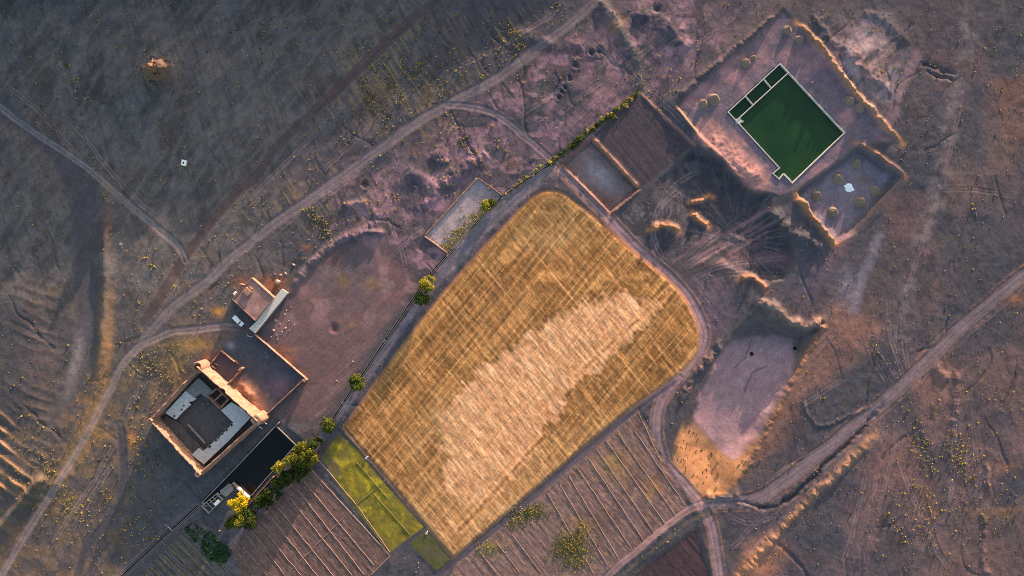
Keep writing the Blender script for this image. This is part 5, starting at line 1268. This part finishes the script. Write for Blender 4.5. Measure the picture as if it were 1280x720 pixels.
# ------------------------------------------------------------------ trees
def leaf_cloud(rn, centres, n, size):
    """leaf-sized quads spread through lobes (c, r); each quad its own island"""
    V = np.zeros((n, 4, 3)); tot = sum(r ** 2 for _, r in centres)
    idx = rn.choice(len(centres), n, p=[r ** 2 / tot for _, r in centres])
    C_ = np.array([list(c) for c, _ in centres])[idx]; R_ = np.array([r for _, r in centres])[idx]
    dv = rn.standard_normal((n, 3)); dv /= np.linalg.norm(dv, axis=1, keepdims=True)
    rad = R_ * (.45 + .6 * rn.random(n) ** .6); P = C_ + dv * rad[:, None] * np.array([1, 1, .85])
    nn = dv + .7 * rn.standard_normal((n, 3)); nn /= np.linalg.norm(nn, axis=1, keepdims=True)
    t = np.cross(nn, rn.standard_normal((n, 3))); t /= np.linalg.norm(t, axis=1, keepdims=True); b = np.cross(nn, t)
    s_ = size * (.6 + .8 * rn.random(n))[:, None]
    V[:, 0] = P - t * s_ ; V[:, 1] = P - b * s_ * .6; V[:, 2] = P + t * s_; V[:, 3] = P + b * s_ * .6
    return V.reshape(-1, 3)
def quads_mesh(name, V, mat):
    n = len(V) // 4; me = bpy.data.meshes.new(name)
    me.vertices.add(len(V)); me.vertices.foreach_set('co', V.astype(np.float32).ravel()); me.loops.add(n * 4); me.loops.foreach_set('vertex_index', np.arange(n * 4, dtype=np.int32))
    me.polygons.add(n); me.polygons.foreach_set('loop_start', np.arange(0, n * 4, 4, dtype=np.int32)); me.update(); me.materials.append(mat); return me
FOL = {'olive': foliage_material('olive_leaves', lin(58, 66, 20), lin(128, 128, 44)), 'dark': foliage_material('dark_leaves', lin(34, 48, 20), lin(70, 84, 32)), 'yellow': foliage_material('yellow_leaves', lin(150, 132, 20), lin(222, 196, 40)),
       'lime': foliage_material('yellow_green_leaves', lin(108, 110, 34), lin(176, 166, 60)), 'mid': foliage_material('mid_green_leaves', lin(54, 66, 24), lin(110, 118, 46)),
       'gold': foliage_material('dry_shrub', lin(130, 116, 58), lin(200, 178, 92)), 'grey': foliage_material('grey_shrub', lin(70, 70, 52), lin(122, 116, 78))}
def tree(px, py, r, h, fol, label, seed, n=2600, group=None):
    rn = np.random.default_rng(seed); t = root('tree', px, py); tag(t, label, 'tree', group)
    lobes = []
    for k in range(9):
        a = rn.random() * 6.28; q = r * (.25 + .5 * rn.random()); lobes.append((np.array([math.cos(a) * q, math.sin(a) * q, h * (.52 + .34 * rn.random())]), r * (.3 + .22 * rn.random())))
    sx_, sy_ = rn.uniform(.78, 1.2), rn.uniform(.78, 1.2)
    lobes = [(c * np.array([sx_, sy_, 1]), q_ * rn.uniform(.75, 1.25)) for c, q_ in lobes]
    lobes.append((np.array([0, 0, h * .8]), r * .45))
    for k in range(7):
        a = rn.random() * 6.28; q = r * (.75 + .25 * rn.random()); lobes.append((np.array([math.cos(a) * q, math.sin(a) * q, h * (.45 + .3 * rn.random())]), r * .2))
    o = link('crown', quads_mesh('crown', leaf_cloud(rn, lobes, n, .26), FOL[fol]), t)
    V, F = tube(Vector((0, 0, -.3)), Vector((.1, .05, h * .45)), .05 * h * .7, .03 * h * .6, 8)
    link('trunk', mesh_from('trunk', V, F, M['bark'], True), t)
    for (c, rr) in lobes[:6]:
        V, F = tube(Vector((.08, .04, h * .36)), Vector(c), .022 * h * .6, .04, 6); link('limb', mesh_from('limb', V, F, M['bark'], True), t)
TR = [(534, 355, 3.9, 5.5, 'lime', 'bright yellow-green tree growing on the irrigation wall beside the wheat field'), (527.5, 373, 3.5, 5.0, 'mid', 'darker green tree just below the yellow-green one on the irrigation wall'),
      (445.5, 478, 3.7, 4.8, 'mid', 'lone round green tree midway along the irrigation wall'), (409, 532, 3.6, 4.8, 'mid', 'round green tree at the top of the tree row by the tank'),
      (394, 556, 3.4, 5.2, 'dark', 'dark green tree next below the top tree of the row'), (380, 569, 5.0, 6.8, 'olive', 'big olive tree hanging over the corner of the black tank'), (368, 574, 4.2, 6.2, 'olive', 'broad olive tree against the upper edge of the black tank'),
      (390, 575, 3.6, 5.0, 'olive', 'olive tree on the field side of the big one'), (376, 588, 4.2, 5.2, 'dark', 'dark tree at the field edge below the big olive'), (347, 584, 2.7, 5.2, 'lime', 'small yellow-green tree at the tank long edge'),
      (363, 596, 4.2, 5.0, 'dark', 'shaded dark tree in the middle of the tree row'), (351, 607, 4.0, 4.8, 'dark', 'dark bushy tree behind the tank side wall'), (338, 619, 3.9, 4.6, 'dark', 'dark round tree towards the lower end of the row'), (329, 628, 3.6, 4.4, 'dark', 'dark tree left of centre at the lower end of the row'),
      (298, 626, 4.2, 5.6, 'yellow', 'bright yellow autumn tree beside the pump platform'), (303, 645, 3.4, 4.8, 'lime', 'yellow-green tree just below the bright yellow tree'), (311, 650, 4.4, 5.2, 'dark', 'dark tree at the bottom end of the row'), (296, 652, 3.0, 3.8, 'olive', 'low olive-green tree at the bottom left of the row'),
      (287, 655, 2.2, 2.6, 'mid', 'small green tree at the lower left tip of the row'), (606.5, 256.5, 2.4, 3.2, 'lime', 'yellow-green bush tree inside the walled dry basin'), (615, 253, 1.8, 2.4, 'mid', 'smaller bush tree at the right wall of the dry basin')]
for k, (px, py, r, h, fol, lb) in enumerate(TR):
    q = G((px, py), h * .65); tree(q[0], q[1], r * .93, h, fol, lb, 300 + k, int(700 + 260 * r * r * .9))

# ------------------------------------------------------------------ hedge and desert shrubs
def bush_mesh(seed, fol, n=26, size=.3):
    rn = np.random.default_rng(seed); lobes = [(np.array([0, 0, .45]), .55)] + [(np.array([rn.uniform(-.5, .5), rn.uniform(-.5, .5), .3]), .38) for _ in range(3)]
    return quads_mesh('shrub', leaf_cloud(rn, lobes, n, size), FOL[fol])
BM = {f: [bush_mesh(40 + k, f, 34) for k in range(3)] for f in ('gold', 'grey', 'mid', 'lime', 'olive', 'dark')}
def bush(name, px, py, r, fol, label, cat, group, k):
    o = link(name, BM[fol][k % 3]); o.location = W(px, py, hz(px, py) - .05); o.scale = (r, r, r * .85); o.rotation_euler = (0, 0, k * 2.4); tag(o, label, cat, group)
rn = np.random.default_rng(5)
for k in range(46):
    t = (k + .2 + .6 * rn.random()) / 46; px = 686 + t * 113 + rn.normal(0, 1.6); py = 205 - t * 91 + rn.normal(0, 1.8)
    bush('hedge_shrub', px, py, rn.uniform(.6, 1.0) + 1.1 * rn.random() ** 2, ('mid', 'gold', 'olive', 'dark')[rn.integers(4)], ORD(k) + ' shrub from the lower-left end of the hedge above the sunken plot', 'shrub', 'shrubs of the hedge line', k)
for k in range(26):
    t = (k + rn.random()) / 26; px = 630 + t * 52 + rn.normal(0, 1); py = 243 - t * 38 + rn.normal(0, 1.4)
    bush('bank_shrub', px, py, rn.uniform(.5, 1.0), ('lime', 'gold', 'mid')[rn.integers(3)], ORD(k) + ' weed shrub from the walled basin corner along the irrigation wall', 'shrub', 'weed shrubs on the irrigation wall', k)

def density(px, py):
    dns = .07
    dns += 1.5 * math.exp(-(((px - 480) / 80) ** 2 + ((py - 120) / 60) ** 2)) + 1.3 * math.exp(-(((px - 640) / 60) ** 2 + ((py - 40) / 40) ** 2)) + .9 * math.exp(-(((px - 400) / 70) ** 2 + ((py - 270) / 40) ** 2))
    dns += 2.2 * math.exp(-(((px - 135) / 45) ** 2 + ((py - 620) / 80) ** 2)) + 1.3 * math.exp(-(((px - 190) / 50) ** 2 + ((py - 490) / 60) ** 2)) + 1.2 * math.exp(-(((px - 1150) / 70) ** 2 + ((py - 640) / 70) ** 2)) + .8 * math.exp(-(((px - 1220) / 70) ** 2 + ((py - 560) / 70) ** 2))
    dns += .9 * math.exp(-(((px - 820) / 40) ** 2 + ((py - 90) / 40) ** 2)) + .7 * math.exp(-(((px - 570) / 60) ** 2 + ((py - 190) / 30) ** 2)) + .6 * math.exp(-(((px - 1010) / 40) ** 2 + ((py - 600) / 40) ** 2)) + .8 * math.exp(-(((px - 70) / 60) ** 2 + ((py - 560) / 60) ** 2))
    dns += .5 * math.exp(-(((px - 700) / 30) ** 2 + ((py - 100) / 40) ** 2)) + .5 * math.exp(-(((px - 250) / 60) ** 2 + ((py - 350) / 40) ** 2))
    dns += .45 * math.exp(-(((px - 180) / 160) ** 2 + ((py - 120) / 120) ** 2)) + .5 * math.exp(-(((px - 400) / 120) ** 2 + ((py - 40) / 60) ** 2))
    return dns
clus = np.random.default_rng(11); CL = [(clus.uniform(0, 1280), clus.uniform(0, 720)) for _ in range(240)]
def ok(px, py):
    if not (2 < px < 1278 and 2 < py < 718): return False
    i = np.searchsorted(GX, px); j = np.searchsorted(GY, py)
    return wild[j, i] > .55 and d['pool'][j, i] > 6 and d['tank'][j, i] > 8 and d['wadi'][j, i] > 2
pts = []
tries = 0
while len(pts) < 5600 and tries < 110000:
    tries += 1
    if rn.random() < .55:
        c = CL[rn.integers(240)]; px, py = c[0] + rn.normal(0, 5) + (g_ := rn.normal(0, 16)) * .55, c[1] + rn.normal(0, 5) + g_ * .84
    else: px, py = rn.uniform(0, 1280), rn.uniform(0, 720)
    if rn.random() < density(px, py) and ok(px, py): pts.append((px, py, (.2 + .5 * rn.random() ** 2.4)))
pts.sort(key=lambda p: -p[2])
LM = [(231, 204, 'the tiny white well house'), (187, 82, 'the lit orange hilltop'), (108, 330, 'the dry riverbed'), (151, 305, 'the flat whitish slab'), (317, 374, 'the flat-roofed house'), (264, 522, 'the fortified house'), (165, 440, 'the bend of the south-west track'),
      (50, 640, 'the lit bank in the lower left'), (155, 610, 'the dark track left of the vegetable plot'), (410, 125, 'the upper reddish track'), (520, 150, 'the junction of the northern tracks'), (380, 255, 'the main northern track'), (640, 85, 'the upper end of the main track'), (580, 270, 'the walled dry basin'), (740, 66, 'the row of dark pits'), (745, 160, 'the hedge line'), (850, 60, 'the pink slope above the pool terrace'),
      (985, 150, 'the green pool'), (1110, 80, 'the pale eroded ridge'), (1066, 240, 'the settling basin'), (1180, 90, 'the pair of short ruts'), (1085, 345, 'the pale gully'), (1185, 425, 'the wide east track'), (1250, 370, 'the upper right end of the east track'), (1020, 520, 'the looped low bank'), (1000, 630, 'the lit embankment'), (900, 480, 'the dry pond'), (890, 650, 'the track junction below the pond'), (1080, 640, 'the lower end of the east track'), (1200, 600, 'the plain at lower right'), (1230, 680, 'the curved pale bank at lower right'), (1200, 230, 'the bare plain right of the settling basin'), (460, 240, 'the lit pit mouth'), (430, 310, 'the raised path'), (40, 230, 'the plain left of the riverbed'), (50, 430, 'the eroded spurs')]
SH = []
for k, (px, py, r) in enumerate(pts[:290]):
    nwf = nw[np.searchsorted(GY, py), np.searchsorted(GX, px)]
    fol = 'grey' if nwf > .4 else ('gold', 'gold', 'lime', 'grey')[rn.integers(4)]
    q = min(range(len(LM)), key=lambda m_: (LM[m_][0] - px) ** 2 + (LM[m_][1] - py) ** 2); dx, dy = px - LM[q][0], py - LM[q][1]
    side = ('right of' if dx > 0 else 'left of') if abs(dx) > abs(dy) else ('below' if dy > 0 else 'above')
    SH.append(({'gold': 'dry yellow', 'lime': 'yellow-green', 'grey': 'grey-green'}[fol], q, side, math.hypot(dx, dy), px, py, r, fol))
cnt = {}
for k, (cn, q, side, dist, px, py, r, fol) in enumerate(sorted(SH, key=lambda t: t[3])):
    m_ = cnt.get((cn, q, side), 0); cnt[(cn, q, side)] = m_ + 1
    bush('desert_shrub', px, py, r, fol, '%s %s desert shrub %s %s' % ('nearest' if m_ == 0 else ORD(m_) + ' nearest', cn, side, LM[q][2]), 'shrub', 'larger desert shrubs', k)
def stuff_bushes(name, P, fol, label, nleaf, kseed):
    base = [bush_mesh(kseed + k, fol, nleaf, .42) for k in range(3)]; B = []
    for me in base:
        a = np.empty(len(me.vertices) * 3, np.float32); me.vertices.foreach_get('co', a); B.append(a.reshape(-1, 3))
    out = []
    for k, (px, py, r) in enumerate(P):
        w_ = W(px, py, hz(px, py) - .03); an = k * 2.4; c_, s_ = math.cos(an), math.sin(an); b = B[k % 3] * r
        out.append(np.stack([b[:, 0] * c_ - b[:, 1] * s_ + w_.x, b[:, 0] * s_ + b[:, 1] * c_ + w_.y, b[:, 2] + w_.z], 1))
    o = link(name, quads_mesh(name, np.concatenate(out), FOL[fol])); tag(o, label, 'scrub', None, 'stuff'); return o
rest = pts[290:]
stuff_bushes('scattered_scrub', [p for k, p in enumerate(rest) if k % 3], 'gold', 'tiny pale yellow tufts scattered over the desert', 10, 700)
stuff_bushes('dry_scrub', [p for k, p in enumerate(rest) if k % 3 == 0], 'grey', 'tiny grey-green tufts scattered over the desert', 10, 710)
# weeds in the striped plot, grass in basins
W_ = []
for (a, b, ra, rb, n_) in ((712, 680, 16, 16, 260), (722, 696, 14, 14, 200), (700, 690, 10, 14, 90), (664, 640, 20, 9, 190), (648, 648, 12, 7, 60), (612, 686, 14, 9, 70), (640, 655, 10, 6, 40), (728, 665, 10, 10, 60)):
    for _ in range(n_): W_.append((a + rn.normal(0, .6) * ra, b + rn.normal(0, .6) * rb, rn.uniform(.18, .5)))
W_ = [p for p in W_ if p[1] < 719]
stuff_bushes('plot_weeds', W_[::2], 'olive', 'olive weeds overgrowing the striped plot', 12, 720); stuff_bushes('plot_weed_clumps', W_[1::2], 'gold', 'yellow weed clumps in the striped plot', 12, 730)
Gs = [(rn.uniform(500, 640), rn.uniform(225, 320), rn.uniform(.25, .55)) for _ in range(3000)]
Gs = [p for p in Gs if d['walled'][np.searchsorted(GY, p[1]), np.searchsorted(GX, p[0])] < -3 and (p[0] * .66 + p[1] * .75 - 592.0) / 12 + rn.normal(0, .45) > .1]
stuff_bushes('basin_grass', Gs[:650], 'gold', 'dry yellow grass tufts in the walled basin', 10, 740)
Gp = [(rn.uniform(836, 940), rn.uniform(520, 625), rn.uniform(.25, .6)) for _ in range(900)]
Gp = [p for p in Gp if d['pond'][np.searchsorted(GY, p[1]), np.searchsorted(GX, p[0])] < -2 and d['pfloor'][np.searchsorted(GY, p[1]), np.searchsorted(GX, p[0])] > 3]
stuff_bushes('pond_bank_tufts', Gp[:70], 'olive', 'olive tufts dotted over the sunlit pond bank', 10, 750)
# vegetable leaves
Gv = [(rn.uniform(225, 300), rn.uniform(650, 715), rn.uniform(.3, .6)) for _ in range(2600)]
Gv = [p for p in Gv if xe[np.searchsorted(GY, p[1]), np.searchsorted(GX, p[0])] > .5 and gq[np.searchsorted(GY, p[1]), np.searchsorted(GX, p[0])] + rn.normal(0, .1) > .45]
M_v = FOL['veg'] = foliage_material('vegetable_leaves', lin(24, 52, 30), lin(52, 92, 50))
stuff_bushes('vegetable_leaves', Gv[:500], 'veg', 'dark green vegetable leaves in the plot below the tank', 10, 760)

# ------------------------------------------------------------------ stones strewn over the waste ground
m, nt, b = new_mat('field_stones')
geo = nt.nodes.new('ShaderNodeNewGeometry'); rp = nt.nodes.new('ShaderNodeValToRGB')
rp.color_ramp.elements[0].color = (*lin(52, 52, 56), 1); rp.color_ramp.elements[1].color = (*lin(128, 116, 108), 1)
nt.links.new(geo.outputs['Random Per Island'], rp.inputs[0]); nt.links.new(rp.outputs[0], b.inputs['Base Color']); b.inputs['Roughness'].default_value = .9; b.inputs['Specular IOR Level'].default_value = .15
oc = np.array([[1, 0, 0], [0, 1, 0], [-1, 0, 0], [0, -1, 0], [0, 0, 1], [0, 0, -1]], float); of = np.array([[0, 1, 4], [1, 2, 4], [2, 3, 4], [3, 0, 4], [1, 0, 5], [2, 1, 5], [3, 2, 5], [0, 3, 5]])
SV, SF, ns = [], [], 0
for _ in range(16000):
    px, py = rn.uniform(1, 1279), rn.uniform(1, 719); i = np.searchsorted(GX, px); j = np.searchsorted(GY, py)
    if wild[j, i] < .4 and not (d['excav'][j, i] < 0 or d['pond'][j, i] < 4 and d['pfloor'][j, i] > 2): continue
    if d['pool'][j, i] < 4 or d['tank'][j, i] < 4 or w_in[j, i] > .3 or rn.random() > .35 + .65 * (fbm(np.array([px / 40]), np.array([py / 40]), 801, 2)[0] > .0): continue
    r = .09 + .3 * rn.random() ** 4; v_ = oc * (r * rn.uniform(.7, 1.3, (6, 1))) * np.array([1, 1, .7]); an = rn.uniform(0, 6.28); c_, s_ = math.cos(an), math.sin(an)
    w_ = W(px, py, float(H[j, i])); SV.append(np.stack([v_[:, 0] * c_ - v_[:, 1] * s_ + w_.x, v_[:, 0] * s_ + v_[:, 1] * c_ + w_.y, v_[:, 2] + w_.z + r * .25], 1)); SF.append(of + ns * 6); ns += 1
me = bpy.data.meshes.new('scattered_stones'); me.from_pydata(np.concatenate(SV).tolist(), [], np.concatenate(SF).tolist()); me.materials.append(m); me.update()
tag(link('scattered_stones', me), 'small loose stones strewn over the waste ground', 'stones', None, 'stuff')
